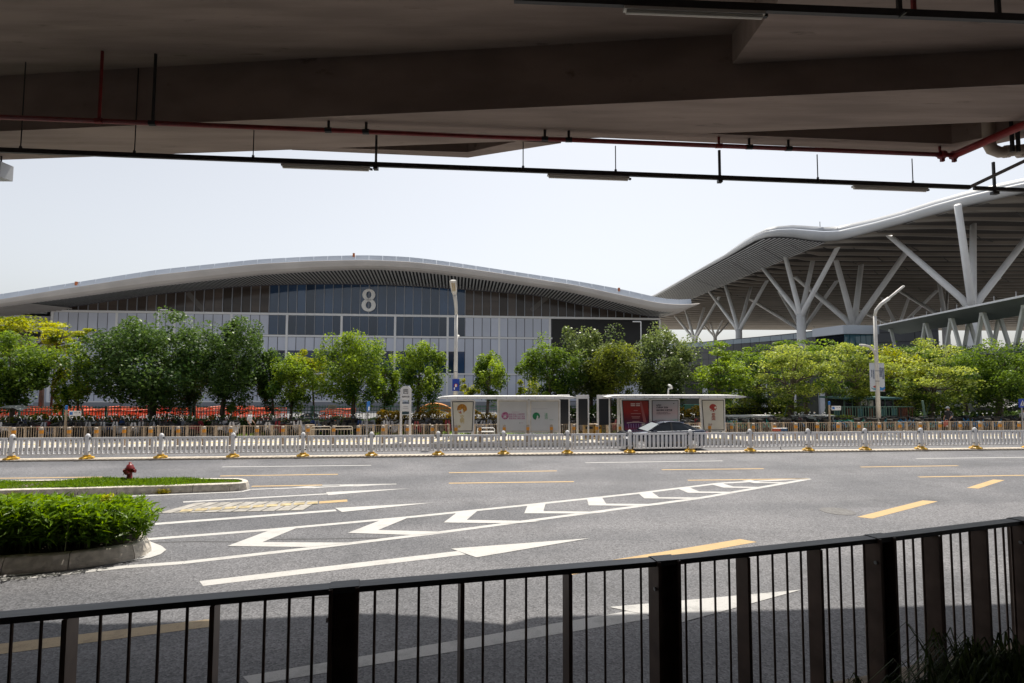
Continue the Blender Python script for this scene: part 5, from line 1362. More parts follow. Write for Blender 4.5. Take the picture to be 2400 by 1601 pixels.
# pedestrian crossing sign at the right edge
(u_, zc_) = PV(2395.5, 945, 4.4); t = road_thing('crossing_sign', 'blue pedestrian crossing sign with white triangle at the right edge', 'sign', u_, 4.4, .15)
zc_ -= .15; MB().tube([(0.02,.05,0), (0.02,.05,zc_+.2)], .04, 8).build('pole', M_greyst, t)
MB().box(-.25, .25, -.03, 0, zc_-.27, zc_+.27).build('sign_board', mat('sign_blue3', (.008, .04, .40), .35), t)
MB().plate([(-.19, zc_-.17), (.19, zc_-.17), (0, zc_+.2)], -.036, -.031).build('triangle', M_white, t)
MB().plate([(-.02, zc_-.12), (.03, zc_-.12), (.02, zc_+.02), (.05, zc_+.0), (.02, zc_+.06), (-.02, zc_+.06), (-.05, zc_-.0), (-.02, zc_+.02)], -.042, -.037).build('walker', M_ink, t)
MB().plate(disc(.025, 10, 0, zc_+.09), -.042, -.037).build('walker_head', M_ink, t)
for s in (-.13, -.07, .06, .12): MB().plate([(s-.02, zc_-.16), (s+.015, zc_-.16), (s+.005, zc_-.10), (s-.01, zc_-.10)], -.042, -.037).build('crossing_stripe', M_ink, t)

# ------------------------------------------------------------------ dark sedan behind the fence
def make_car(lb, paint_m, loc, rz):
    t = thing('car', lb, 'car', loc, rz)
    # local: x forward is -x (nose at -2.2), y across, z up
    def ring(x, zs, hw_b, hw_m, zb_, zm, zt2, hw_t):
        half = [(hw_b*.92, zb_), (hw_b, zb_+.10), (hw_m, zm), (hw_m*.985, zt2-.06), (hw_t, zt2)]
        return [(x, y, z) for y, z in half] + [(x, -y, z) for y, z in reversed(half)]
    st = [(-2.22, .30, .60, .62, .70, .56), (-2.14, .24, .74, .74, .80, .66), (-1.9, .20, .84, .86, .88, .74), (-1.4, .18, .88, .90, .92, .78), (-.85, .18, .885, .905, .97, .80),
          (0, .18, .885, .91, .98, .82), (.9, .18, .885, .91, 1.0, .82), (1.5, .18, .88, .90, 1.03, .78), (1.95, .20, .85, .86, 1.06, .70), (2.16, .26, .76, .78, 1.02, .64), (2.24, .34, .64, .66, .92, .58)]
    rings = [ring(x, 0, hb, hm, zb_, .55, zt2, ht) for x, zb_, hb, hm, zt2, ht in st]
    MB().loft(rings).build('body', paint_m, t, True, fix=True)
    cab = [(-.92, .965, .80, .97, .80), (-.55, .97, .81, 1.20, .68), (-.15, .97, .82, 1.39, .58), (.3, .97, .82, 1.44, .56), (.85, .98, .82, 1.41, .55), (1.3, 1.0, .80, 1.25, .58), (1.72, 1.03, .76, 1.08, .66)]
    MB().loft([[(x, hb, zb_), (x, ht, zt2), (x, -ht, zt2), (x, -hb, zb_)] for x, zb_, hb, zt2, ht in cab]).build('windows', M_glassd, t, fix=True)
    MB().add([(-.945,.73,.99),(-.945,-.73,.99),(-.30,-.56,1.335),(-.30,.56,1.335),(-.93,.73,.985),(-.93,-.73,.985),(-.28,-.56,1.33),(-.28,.56,1.33)], [(0,1,2,3),(7,6,5,4),(0,4,5,1),(1,5,6,2),(2,6,7,3),(3,7,4,0)]).build('windscreen', mat('windscreen_sky_tint', (.36, .40, .43), .08, spec=.8), t)  # pale base colour paints in the sky mirrored by the windscreen
    rfx = [(-.30, 1.335, .60), (-.05, 1.42, .58), (.3, 1.452, .57), (.85, 1.425, .56), (1.3, 1.272, .59), (1.8, 1.07, .66)]
    MB().loft([[(x, ht+.02, z-.03), (x, ht-.04, z+.012), (x, -ht+.04, z+.012), (x, -ht-.02, z-.03)] for x, z, ht in rfx]).build('roof', paint_m, t, True, fix=True)
    for s in (-1, 1):
        MB().bar((-.97, s*.80, .97), (-.28, s*.605, 1.335), .06, .05).bar((-.28, s*.605, 1.335), (.0, s*.585, 1.42), .06, .05).build('pillar', paint_m, t)
        MB().bar((.30, s*.825, .98), (.34, s*.575, 1.44), .09, .03).build('pillar', M_black, t)
        MB().box(-.78, -.58, s*.90 if s > 0 else -1.06, 1.06 if s > 0 else s*.90, .95, 1.07).build('mirror', paint_m, t)
        MB().bar((-1.0, s*.86, .975), (1.5, s*.85, 1.02), .02, .02).build('chrome_strip', M_chrome, t)
        MB().box(2.02, 2.235, s*.55 if s > 0 else -.80, .80 if s > 0 else s*.55, .80, .93).build('tail_light', mat('tail_red', (.35, .02, .02), .3), t)
        MB().box(-2.2, -1.95, s*.50 if s > 0 else -.79, .79 if s > 0 else s*.50, .62, .73).build('headlight', M_chrome, t)
        for x in (-1.38, 1.36):
            wh = MB().tube([(x, s*.70, .32), (x, s*.915, .32)], .32, 20).build('wheel', mat('tyre', (.02, .02, .02), .8), t)
            MB().tube([(x, s*.90, .32), (x, s*.925, .32)], .215, 16).build('rim', mat('rim_alloy', (.5, .5, .52), .35, .8), wh)
            for k in range(5):
                a_ = k*2*math.pi/5; MB().bar((x+.05*math.cos(a_), s*.93, .32+.05*math.sin(a_)), (x+.2*math.cos(a_), s*.93, .32+.2*math.sin(a_)), .05, .02, up=(0, 1, 0)).build('spoke', M_chrome, wh)
    return t
cA, cB = PV(1451, 1045, 1.7)[0], PV(1643, 1045, 1.7)[0]
p = R((cA+cB)/2 , 1.65, 0); car = make_car('dark blue sedan driving left behind the white fence past the right shelter', mat('car_navy', (.014, .022, .048), .2, .4, coat=.7), p, ALPHA)
car.scale = ((cB-cA)/4.46,)*3
for px, v_, lb, pm in ((722, 30, 'dark parked car behind the green fence, left of the notice sign', mat('car_slate', (.05, .06, .075), .3, coat=.5)), (768, 30.5, 'dark green parked car behind the green fence below the notice sign', mat('car_teal', (.03, .06, .07), .3, coat=.5)),
                   (912, 29, 'grey-green parked car behind the green fence beside the totem', mat('car_greygreen', (.10, .13, .13), .3, coat=.5))):
    u_, _ = PV(px, 975, v_); c = make_car(lb, pm, R(u_, v_, -1.3), ALPHA + math.radians(4)); c.scale = (.95,)*3

# ------------------------------------------------------------------ trees
M_bark = mat('bark', (.085, .065, .05), .9, var=.35, scale=9, bump=.4, stretch=(1, 1, .25))
M_barkg = mat('bark_grey', (.13, .105, .085), .9, var=.35, scale=9, bump=.4, stretch=(1, 1, .25))
LM = {'dark': leaf_mat('leaf_dark', (.020, .052, .014), (.15, .25, .055), .30, .42),
      'mid': leaf_mat('leaf_mid', (.022, .060, .012), (.21, .32, .042), .42, .5),
      'olive': leaf_mat('leaf_olive', (.038, .066, .012), (.27, .32, .045), .38, .5),
      'yellow': leaf_mat('leaf_yellow', (.07, .12, .010), (.50, .52, .05), .40, .5),
      'lime': leaf_mat('leaf_lime', (.04, .09, .014), (.52, .60, .12), .38, .5),
      'fresh': leaf_mat('leaf_fresh', (.028, .08, .012), (.34, .47, .055), .38, .5),
      'grey': leaf_mat('leaf_grey', (.040, .075, .022), (.26, .33, .10), .32, .35)}
def tree(label, cx, ytop, ybot, hw, v, kind, trunk=None, layered=False, n=7000, seed=0, clumps=70, leaf=.20, tr=.13, up=.45, spread=.15, hollow=.5, cat='tree', name='tree', group='street trees', lean=0.0, bark=None):
    base_px = trunk if trunk is not None else cx
    u_, _ = PV(base_px, 980, v); p = R(u_, v, .2)
    d_ = (AY(cx, 880, p.y))
    sc = p.y / FP
    X = (cx - CX) * sc - p.x
    zt_, zb_ = CAM.z + (878 - ytop + .0031*(cx-CX)) * sc, CAM.z + (878 - ybot + .0031*(cx-CX)) * sc
    t = thing(name, label, cat, (p.x, p.y, p.z), 0, group)
    r = hw * sc; n = int(n*(1.05 if layered else 1.45)); hollow = hollow if layered else .32; leaf *= .94
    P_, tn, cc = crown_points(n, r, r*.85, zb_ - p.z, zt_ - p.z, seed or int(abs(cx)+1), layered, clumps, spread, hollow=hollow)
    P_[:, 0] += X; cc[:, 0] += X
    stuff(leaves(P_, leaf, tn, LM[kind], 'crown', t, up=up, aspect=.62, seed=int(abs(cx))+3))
    zc0 = zb_ - p.z; zc1 = zt_ - p.z
    fork = zc0 + .12*(zc1 - zc0)
    top = Vector((X*.9, 0, zc0 + .72*(zc1-zc0)))
    tk = MB().tube([(0,0,-.05), (.02*X, .01, fork*.5), (X*.25, .02, fork), (X*.65, 0, zc0 + .42*(zc1-zc0)), top], [tr*1.25, tr, tr*.82, tr*.5, tr*.18], 9)
    tk.build('trunk', bark or M_bark, t, True)
    lb = MB()
    for k, c in enumerate(cc):
        f = .05 + .5*random.random(); s_ = Vector((X*(.2+.5*f), 0, fork + (top.z - fork)*f)); e = Vector(tuple(c)); 
        if (e - s_).length < .3: continue
        m_ = s_.lerp(e, .5) + Vector((random.uniform(-.15,.15), random.uniform(-.15,.15), random.uniform(.0,.25)))
        lb.tube([s_, m_, e], [tr*.36, tr*.22, tr*.08], 5, False)
    stuff(lb.build('limbs', bark or M_bark, t, True))
    return t
tree('tall yellow-green spreading tree above the dark round tree at far left', 45, 738, 850, 118, 16, 'yellow', 95, True, 6500, 101, 46, .22, .15, .6, .13, .35, bark=M_barkg)
tree('sprawling yellow branch tree reaching right in front of the hall corner', 150, 752, 822, 62, 14, 'yellow', 118, True, 2200, 102, 22, .20, .07, .6, .13, .3)
tree('dark round tree with a forked trunk at the far left edge', 30, 786, 952, 94, 9.4, 'mid', 28, False, 9000, 103, 90, .19, .14)
tree('slim yellow-green young tree beside the left direction sign', 180, 812, 950, 48, 9.8, 'fresh', 182, False, 3600, 104, 46, .17, .08, spread=.17)
tree('small golden-leaved tree left of the slim young tree', 152, 838, 965, 26, 10.2, 'yellow', 158, False, 1500, 105, 24, .16, .05)
tree('largest dark green tree, dense and broad, left of centre', 352, 738, 962, 132, 10.2, 'dark', 358, False, 17000, 106, 150, .21, .20, spread=.13)
tree('tall dark round-topped tree right of the largest dark tree', 545, 752, 950, 74, 10.0, 'dark', 519, False, 12000, 107, 110, .18, .15, spread=.13)
tree('dark slim tree between the two biggest dark trees', 452, 800, 950, 52, 11.8, 'dark', 455, False, 5000, 108, 60, .18, .10)
tree('grey-green bushy tree at the right end of the dark tree group', 632, 815, 948, 42, 11.0, 'dark', 640, False, 5000, 109, 60, .18, .09)
tree('bright yellow-topped small tree before the hall left of the tall green one', 690, 828, 965, 50, 9.6, 'fresh', 681, False, 4600, 110, 55, .16, .10)
tree('golden sunlit tree behind the bright small tree', 722, 826, 915, 42, 12.0, 'yellow', 735, False, 2400, 111, 34, .18, .07)
tree('tall green tree with an airy yellow top under the number 8', 826, 782, 960, 78, 9.6, 'fresh', 829, False, 9000, 112, 100, .17, .13, spread=.14)
tree('airy green tree with thin top just left of the tall lamp', 985, 797, 950, 56, 9.8, 'fresh', 979, False, 6000, 113, 75, .17, .10, spread=.15)
tree('low dark tree between the tall green tree and the totem', 905, 845, 955, 42, 12.5, 'mid', 900, False, 3400, 114, 45, .18, .08)
tree('narrow upright tree behind the gap in the left bus shelter', 1150, 818, 935, 44, 9.2, 'fresh', 1142, False, 4200, 115, 55, .16, .10, spread=.16)
tree('small leafy sapling right of the tall lamp', 1098, 880, 940, 26, 11, 'yellow', 1098, False, 700, 116, 18, .16, .04)
tree('rounded green tree behind the grey notice boards', 1290, 798, 940, 68, 9.8, 'mid', 1288, False, 8000, 117, 95, .17, .13, spread=.14)
tree('dark full tree in front of the black screen', 1390, 770, 945, 74, 11.2, 'grey', 1385, False, 9000, 118, 100, .20, .15, spread=.14)
tree('olive-tinted round tree between the standing screens and the red poster', 1432, 806, 945, 62, 9.6, 'olive', 1430, False, 7500, 119, 90, .17, .12)
tree('large grey-green glossy tree behind the right shelter', 1545, 776, 950, 88, 11.6, 'grey', 1530, False, 11000, 120, 120, .20, .16, spread=.14)
tree('bright green layered tree above the cream poster', 1690, 824, 950, 66, 10.0, 'fresh', 1684, True, 6500, 121, 60, .19, .15, .6, bark=M_barkg)
tree('green layered tree behind the right end of the shelter roof', 1782, 824, 940, 54, 12.5, 'mid', 1775, True, 4200, 122, 46, .19, .13, .6, bark=M_barkg)
tree('pale lime tree with the stoutest trunk between the two long cabinets', 1862, 806, 962, 82, 9.6, 'lime', 1852, True, 8500, 123, 75, .18, .24, .6, bark=M_barkg)
tree('lime tree just left of the bannered lamp, in front of the kiosk', 2008, 810, 945, 64, 10.6, 'lime', 2012, True, 6500, 124, 66, .18, .17, .6, bark=M_barkg)
tree('green tree behind the kiosk left of the bannered lamp', 1940, 800, 925, 62, 14.0, 'mid', 1945, True, 4500, 125, 50, .2, .2, .55, bark=M_barkg)
tree('yellow-green tree right behind the bannered lamp', 2095, 808, 930, 58, 12.6, 'yellow', 2100, True, 4500, 126, 46, .19, .18, .6, bark=M_barkg)
tree('broad lime tree behind the cyclist on the right', 2190, 820, 978, 84, 9.8, 'lime', 2184, True, 8500, 127, 76, .18, .20, .6, bark=M_barkg)
tree('deep green tree with a thick trunk at the right edge', 2345, 806, 968, 92, 9.6, 'mid', 2342, False, 11500, 128, 110, .18, .24, .5, spread=.14, bark=M_barkg)
tree('dark green tree between the last two big trees on the right', 2262, 812, 940, 60, 13.2, 'mid', 2265, False, 4500, 129, 55, .2, .15, bark=M_barkg)
tree('green tree far back beneath the walkway, right of the kiosk', 2140, 806, 900, 60, 17.0, 'mid', 2140, True, 3800, 130, 40, .22, .15, .6, bark=M_barkg)
tree('back-row green tree below the pale lift block', 1870, 800, 900, 60, 17.0, 'mid', 1890, True, 3800, 131, 40, .22, .15, .6, bark=M_barkg)
tree('back-row green tree below the dark curved hall', 1740, 812, 920, 56, 16.5, 'mid', 1745, True, 3400, 132, 40, .22, .14, .6, bark=M_barkg)
tree('yellowish tree peeping between the lime tree and the right edge', 2420, 800, 960, 60, 14.5, 'mid', 2425, True, 3000, 133, 36, .2, .14, .6, bark=M_barkg)
tree('dark shrubby tree in the gap left of the rounded green tree', 1240, 885, 950, 30, 13, 'yellow', 1238, False, 900, 134, 20, .18, .05)

# hedges
def hedge(label, x0, x1, v, z1, depth, n, kind, seed, leaf=.13):
    ua, _ = PV(x0, 985, v); ub3, _ = PV(x1, 985, v); t = road_thing('hedge', label, 'hedge', ua, v, .2, 'hedges behind the parked scooters and bicycles'); L_ = ub3 - ua
    r = np.random.default_rng(seed)
    p = np.stack([r.uniform(0, L_, n), r.uniform(0, depth, n), r.uniform(.03, 1, n)**.7], 1)
    p[:, 2] *= z1*(1 + .10*np.sin(p[:, 0]*2.1+seed) + .06*np.sin(p[:, 0]*5.3))
    stuff(leaves(p, leaf, np.clip(r.normal(.35, .2, n) + .3*p[:, 2]/z1 - .1, 0, 1), LM[kind] if kind in LM else kind, 'foliage', t, up=.4, seed=seed, aspect=.6))
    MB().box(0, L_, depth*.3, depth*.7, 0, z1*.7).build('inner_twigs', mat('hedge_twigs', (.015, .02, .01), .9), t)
M_crot = leaf_mat('croton_leaf', (.06, .07, .01), (.42, .28, .03), .35)
hedge('dark clipped hedge behind the scooters at left', -60, 640, 9.3, 1.02, .9, 12000, 'dark', 41)
hedge('yellowish clipped hedge end by the left direction sign', 20, 210, 9.1, 1.12, .5, 3600, 'olive', 42)
hedge('dark patchy hedge behind the barriers in the middle', 640, 880, 9.6, .85, .9, 4200, 'dark', 43)
hedge('red and yellow leafed hedge between totem and left shelter', 880, 1070, 9.2, 1.25, .9, 4500, M_crot, 44, .15)
hedge('orange and yellow hedge seen through the left shelter', 1100, 1180, 8.9, 1.20, .8, 1800, M_crot, 45, .15)
hedge('dark hedge behind the standing screens', 1320, 1460, 9.4, 1.6, 1.2, 4000, 'dark', 46, .16)
hedge('yellow and red croton hedge behind the dark sedan', 1590, 1660, 9.2, 1.55, .9, 1600, M_crot, 47, .16)
hedge('mixed green and yellow hedge behind the first long cabinet', 1690, 1860, 11.8, 1.9, .9, 3200, 'olive', 48, .16)
hedge('bright green low planting between the two cabinets', 1812, 1866, 9.4, .95, 1.0, 1600, 'lime', 49, .15)
hedge('bright green low planting in front of the kiosk', 1955, 2016, 9.2, .85, .8, 1400, 'lime', 50, .15)
hedge('dark low hedge behind the bicycles at right', 2140, 2460, 11.4, .95, 1.0, 5000, 'dark', 51, .15)
# lawn patches behind the low fence
n = 9000; u_a, u_b = PV(500,1020,7.6)[0], PV(1460,1020,7.6)[0]
p = np.stack([rng.uniform(0, u_b-u_a, n), rng.uniform(0, 1.9, n), rng.uniform(.0, .10, n)], 1)
gl = leaves(p, .13, rng.normal(.5, .2, n), M_lawn, 'verge_grass', None, up=.1, aspect=.3, seed=61); gl.location = R(u_a, 7.4, .17); gl.rotation_euler = (0, 0, ALPHA)
stuff(tag(gl, 'strip of green grass behind the low brown fences', 'grass'))

# ------------------------------------------------------------------ green palisade fence, red barriers, orange canopy
M_gf = mat('fence_green', (.10, .25, .205), .5, var=.15)
gfu0, gfu1 = PV(-60, 965, 11.2)[0], PV(1500, 965, 11.2)[0]; gz = PV(300, 951, 11.2)[1] - .2
gf = road_thing('palisade_fence', 'tall green metal palisade fence in front of the hall forecourt', 'fence', gfu0, 11.2, .2); L_ = gfu1 - gfu0
for z in (gz-.12, gz-.34, .25): MB().box(0, L_, -.02, .02, z-.025, z+.025).build('rail', M_gf, gf)
pk = MB(); x = .0
while x < L_: pk.box(x-.014, x+.014, -.05, -.022, .1, gz); x += .19
stuff(pk.build('palings', M_gf, gf))
pm = MB().box(-.05, .05, -.05, .05, 0, gz-.02).mesh('post', M_gf)
for k in range(int(L_/2.6)+1): link('post', pm, gf, (k*2.6, .05, 0))
M_or = mat('barrier_orange', (.90, .15, .05), .5, var=.12, scale=3)
fme = MB().tube([(-.9,0,.05),(-.9,0,1.05),(-.8,0,1.12),(.8,0,1.12),(.9,0,1.05),(.9,0,.05)], .032, 6).tube([(-.9,0,.18),(.9,0,.18)], .022, 5).tube([(-.9,0,.8),(.9,0,.8)], .022, 5).mesh('frame', M_or)
bme = MB()
for k in range(11): bme.tube([(-.75+.15*k,0,.18),(-.75+.15*k,0,1.12)], .017, 4)
bme = bme.mesh('bars', M_or)
first = None
k = 0
for px in list(np.linspace(-60, 640, 64)) + [778, 790, 800, 812]:
    if 255 < px < 262 or 402 < px < 418: continue
    v_ = random.uniform(13.0, 16.0); u_, _ = PV(px + random.uniform(-4, 4), 965, v_)
    if first is None:
        first = road_thing('crowd_barrier', 'orange-red crowd barrier stacked behind the green fence', 'barrier', u_, v_, .12, 'orange-red crowd barriers stacked behind the green fence')
        link('frame', fme, first); stuff(link('bars', bme, first)); c = first
    else: c = copy_tree(first); c.location = R(u_, v_, .12)
    c.rotation_euler = (random.uniform(-.18, .18), random.uniform(-.04, .04), ALPHA + random.choice([0, 0, random.uniform(-.5, .5), random.uniform(.8, 1.5)]))
    c.scale = (.95, 1, 1.05 + random.uniform(0, .22))
    if px > 700: c['label'] = 'orange-red crowd barrier standing upright behind the fence left of the totem'
(oa, oz0), (ob, oz1) = PV(975, 985, 15), PV(1064, 950, 15)
t = road_thing('arched_canopy', 'orange arched canopy behind the green fence left of the golden poster', 'canopy', (oa+ob)/2, 15, .12)
h_ = (ob - oa)/2; arc = [(-h_ + 2*h_*k/12, .55 + (oz1-.5)*math.sin(math.pi*(.12+.76*k/12))**.7) for k in range(13)]
MB().plate(arc + [(x, z-.42) for x, z in reversed(arc)], -.6, .6).build('shell', mat('canopy_orange', (.60, .24, .05), .45, var=.12, scale=2), t)
for k in (1, 6, 11): MB().box(arc[k][0]-.06, arc[k][0]+.06, -.4, .4, 0, arc[k][1]-.43).build('leg', M_dark, t)
(ru, rz_) = PV(735, 985, 10.6)

# ------------------------------------------------------------------ scooters and bicycles
def scooter_proto(paint_m, seat_m, label, group):
    t = thing('scooter', label, 'scooter', (0,0,0), 0, group)       # nose along -y
    MB().loft([[(-.13,.62,.50),(.13,.62,.50),(.14,.62,.72),(-.14,.62,.72)], [(-.16,.1,.30),(.16,.1,.30),(.15,.1,.68),(-.15,.1,.68)], [(-.17,-.02,.22),(.17,-.02,.22),(.15,-.02,.34),(-.15,-.02,.34)],
               [(-.17,-.38,.22),(.17,-.38,.22),(.16,-.38,.32),(-.16,-.38,.32)]]).build('body', paint_m, t, fix=True)
    MB().loft([[(-.17,-.40,.26),(.17,-.40,.26),(.14,-.36,.28),(-.14,-.36,.28)], [(-.20,-.52,.55),(.20,-.52,.55),(.17,-.46,.56),(-.17,-.46,.56)], [(-.12,-.50,.92),(.12,-.50,.92),(.10,-.44,.92),(-.10,-.44,.92)]]).build('front_shield', paint_m, t, fix=True)
    MB().loft([[(-.12,-.05,.69),(.12,-.05,.69),(.11,-.05,.76),(-.11,-.05,.76)], [(-.15,.3,.73),(.15,.3,.73),(.13,.3,.81),(-.13,.3,.81)], [(-.11,.66,.75),(.11,.66,.75),(.09,.66,.83),(-.09,.66,.83)]]).build('seat', seat_m, t, fix=True)
    for y in (-.66, .50): MB().tube([(-.05,y,.24),(.05,y,.24)], .24, 12).build('wheel', MATS['tyre'], t)
    MB().tube([(0,-.64,.30),(0,-.48,.95)], .03, 6).tube([(-.34,-.40,1.0),(-.1,-.46,1.0),(.1,-.46,1.0),(.34,-.40,1.0)], .025, 6).build('handlebar', M_black, t)
    for s in (-1, 1): MB().tube([(s*.22,-.43,1.0),(s*.30,-.44,1.2)], .01, 5).lathe([(.0,1.19),(.055,1.21),(.055,1.26),(.0,1.28)], 8, (s*.31,-.44,0)).build('mirror', M_chrome, t)
    MB().lathe([(.0, .60), (.07, .62), (.07, .70), (0, .72)], 8, (0, -.52, 0)).build('headlight', M_chrome, t)
    return t
def bike_proto(frame_m, label, group):
    t = thing('bicycle', label, 'bicycle', (0,0,0), 0, group)
    for y in (-.52, .52):
        ring = [(0, y+.31*math.cos(a), .33+.31*math.sin(a)) for a in np.linspace(0, 2*math.pi, 17)]
        MB().tube(ring, .022, 5, False).build('wheel', MATS['tyre'], t)
    MB().tube([(0,.52,.33),(0,.05,.30),(0,-.36,.74),(0,-.40,.86)], .028, 6).tube([(0,.05,.30),(0,.16,.82)], .028, 6).tube([(0,.52,.33),(0,.13,.66)], .018, 5).tube([(0,-.36,.74),(0,-.52,.33)], .022, 5).build('frame', frame_m, t)
    MB().loft([[(-.07,.06,.84),(.07,.06,.84),(.05,.06,.88),(-.05,.06,.88)], [(-.10,.28,.86),(.10,.28,.86),(.08,.28,.92),(-.08,.28,.92)]]).build('saddle', M_black, t)
    MB().tube([(-.28,-.28,1.0),(-.1,-.40,1.0),(.1,-.40,1.0),(.28,-.28,1.0)], .018, 5).tube([(0,-.40,.86),(0,-.41,1.0)], .02, 5).build('handlebar', M_black, t)
    MB().loft([[(-.12,-.50,.70),(.12,-.50,.70),(.12,-.74,.70),(-.12,-.74,.70)], [(-.16,-.46,.92),(.16,-.46,.92),(.16,-.78,.92),(-.16,-.78,.92)]]).build('basket', M_black, t)
    fd = [(0, .52+.36*math.cos(a), .33+.36*math.sin(a)) for a in np.linspace(.2, 2.6, 8)]
    MB().tube(fd, .035, 5).build('mudguard', frame_m, t)
    MB().box(-.03, .03, .1, .42, .40, .58).build('lock_panel', frame_m, t)
    return t
sp_ = [scooter_proto(mat('scooter_black', (.02, .02, .024), .3, coat=.5), M_black, 'black scooter parked behind the brown picket fence', 'parked black scooters'),
       scooter_proto(mat('scooter_white', (.62, .62, .64), .3, coat=.5), M_black, 'white scooter parked behind the brown picket fence', 'parked white scooters'),
       scooter_proto(mat('scooter_silver', (.26, .28, .33), .3, .3), M_black, 'silver-grey scooter parked behind the brown picket fence', 'parked silver-grey scooters'),
       scooter_proto(mat('scooter_blue', (.03, .07, .22), .3, coat=.5), M_black, 'blue scooter parked behind the brown picket fence', 'parked blue scooters'),
       scooter_proto(mat('scooter_red', (.22, .02, .03), .3, coat=.5), M_black, 'red scooter parked behind the brown picket fence', 'parked red scooters')]
used = [False]*5
def place(protos, used, i, u_, v_, rz, z=.2):
    o = protos[i] if not used[i] else copy_tree(protos[i]); used[i] = True
    o.location = R(u_, v_, z); o.rotation_euler = (random.uniform(-.06, .06), random.uniform(-.08, .08), ALPHA + rz); return o
for px in list(np.arange(-40, 560, 14.0)) + list(np.arange(606, 700, 13)) + list(np.arange(712, 1050, 13.5)) + list(np.arange(1116, 1166, 16)) + list(np.arange(1318, 1450, 15)) + list(np.arange(1592, 1642, 15)):
    if random.random() < .10: continue
    v_ = 7.5 + random.uniform(-.25, .35); u_, _ = PV(px + random.uniform(-4, 4), 1000, v_)
    place(sp_, used, random.choices(range(5), (10, 4, 4, 1.6, 1.4))[0], u_, v_, random.choice((0, 0, math.pi)) + random.uniform(-.3, .3))
bp_ = [bike_proto(mat('bike_blue', (.02, .22, .50), .35, coat=.4), 'blue shared bicycle parked behind the brown picket fence at right', 'parked blue shared bicycles'),
       bike_proto(mat('bike_teal', (.02, .34, .30), .35, coat=.4), 'teal shared bicycle parked behind the brown picket fence at right', 'parked teal shared bicycles'),
       bike_proto(mat('bike_yellow', (.55, .42, .04), .35, coat=.4), 'yellow shared bicycle parked behind the brown picket fence at right', 'parked yellow shared bicycles'),
       bike_proto(mat('bike_grey', (.16, .17, .19), .35, coat=.4), 'dark grey bicycle parked behind the brown picket fence at right', 'parked dark grey bicycles')]
usedb = [False]*4
for px in np.arange(1700, 2440, 10.2):
    v_ = 7.2 + random.uniform(-.3, .5); u_, _ = PV(px + random.uniform(-3, 3), 1000, v_)
    far = (px > 2090)
    if 1866 < px < 1960 and random.random() < .5 or random.random() < .12:
        place(sp_, used, random.choices(range(5), (10, 3, 3, 1, 2))[0], u_, v_+.4, random.choice((0, math.pi)) + random.uniform(-.3, .3))
    else: place(bp_, usedb, random.choices(range(4), (6, 1, .8, 2) if far else (2.2, 4, .6, 3))[0], u_, v_, random.choice((0, math.pi, .5)) + random.uniform(-.35, .35))
for i, o in enumerate(sp_):
    if not used[i]: o.location = R(PV(500+40*i, 1000, 7.6)[0], 7.6, .2)
for i, o in enumerate(bp_):
    if not usedb[i]: o.location = R(PV(2000+40*i, 1000, 7.4)[0], 7.4, .2)
# covered scooter with a rain hood at the far left
(u_, _) = PV(30, 985, 7.9); t = road_thing('hooded_scooter', 'dark scooter with a wide grey rain canopy at the far left', 'scooter', u_, 7.9, .2, rz=1.4)
for ch in list(sp_[0].children): copy_tree(ch, t)
cv = [[(-.45, y, z), (-.2, y, z+.12), (.2, y, z+.12), (.45, y, z)] for y, z in ((-.95, 1.55), (-.4, 1.74), (.3, 1.72), (.85, 1.55))]
MB().loft(cv, closed=False).build('rain_canopy', mat('canopy_grey', (.22, .24, .23), .5), t)
for s in (-.3, .3): MB().tube([(s, -.45, .95), (s, -.5, 1.66)], .015, 5).build('canopy_pole', M_dark, t)

# ------------------------------------------------------------------ cabinets, hoarding, kiosk
M_cab = mat('cabinet_grey_green', (.42, .47, .45), .5, var=.07, scale=2)
for x0, x1, lb in ((1704, 1812, 'long pale grey-green utility cabinet left of the stout lime tree'), (1865, 1956, 'long pale utility cabinet right of the stout lime tree')):
    (a, z1) = PV(x0, 974, 8.9); (b, _) = PV(x1, 974, 8.9); t = road_thing('utility_cabinet', lb, 'cabinet', (a+b)/2, 8.9, .2); h_ = (b-a)/2
    MB().box(-h_, h_, 0, .6, .08, z1-.28).build('housing', M_cab, t); MB().box(-h_-.04, h_+.04, -.04, .64, z1-.279, z1-.2).build('lid', M_white, t); MB().box(-h_+.02, h_-.02, .03, .57, 0, .079).build('plinth', M_conc, t)
    gr = MB()
    for k in range(int(2*h_/.09)-12): gr.box(-h_+.55+k*.09, -h_+.57+k*.09, -.012, -.001, .15, z1-.75)
    stuff(gr.build('grille', M_greyst, t)); MB().box(-h_+.3, -h_+.75, -.01, -.002, z1-.55, z1-.42).build('warning_plate', M_post, t); MB().box(-h_+.08, -h_+.2, -.01, -.002, z1-.6, z1-.45).build('vent', M_dark, t)
M_tl = mat('hoarding_teal', (.10, .30, .29), .6, var=.12, scale=1.5)
(a, z1) = PV(1590, 948, 13.4); (b, _) = PV(1800, 948, 13.4); t = road_thing('hoarding', 'teal construction hoarding behind the trees right of the sedan', 'fence', a, 13.4, .2)
n = int((b-a)/1.2)
for k in range(n): MB().box(k*1.2+.01, k*1.2+1.19, -.03, .03, 0, z1-.2 + .02*(k%2)).build('hoarding_panel', M_tl, t)
MB().box(0, n*1.2, -.05, -.031, z1-.62, z1-.55).build('stripe', M_band, t) if False else None
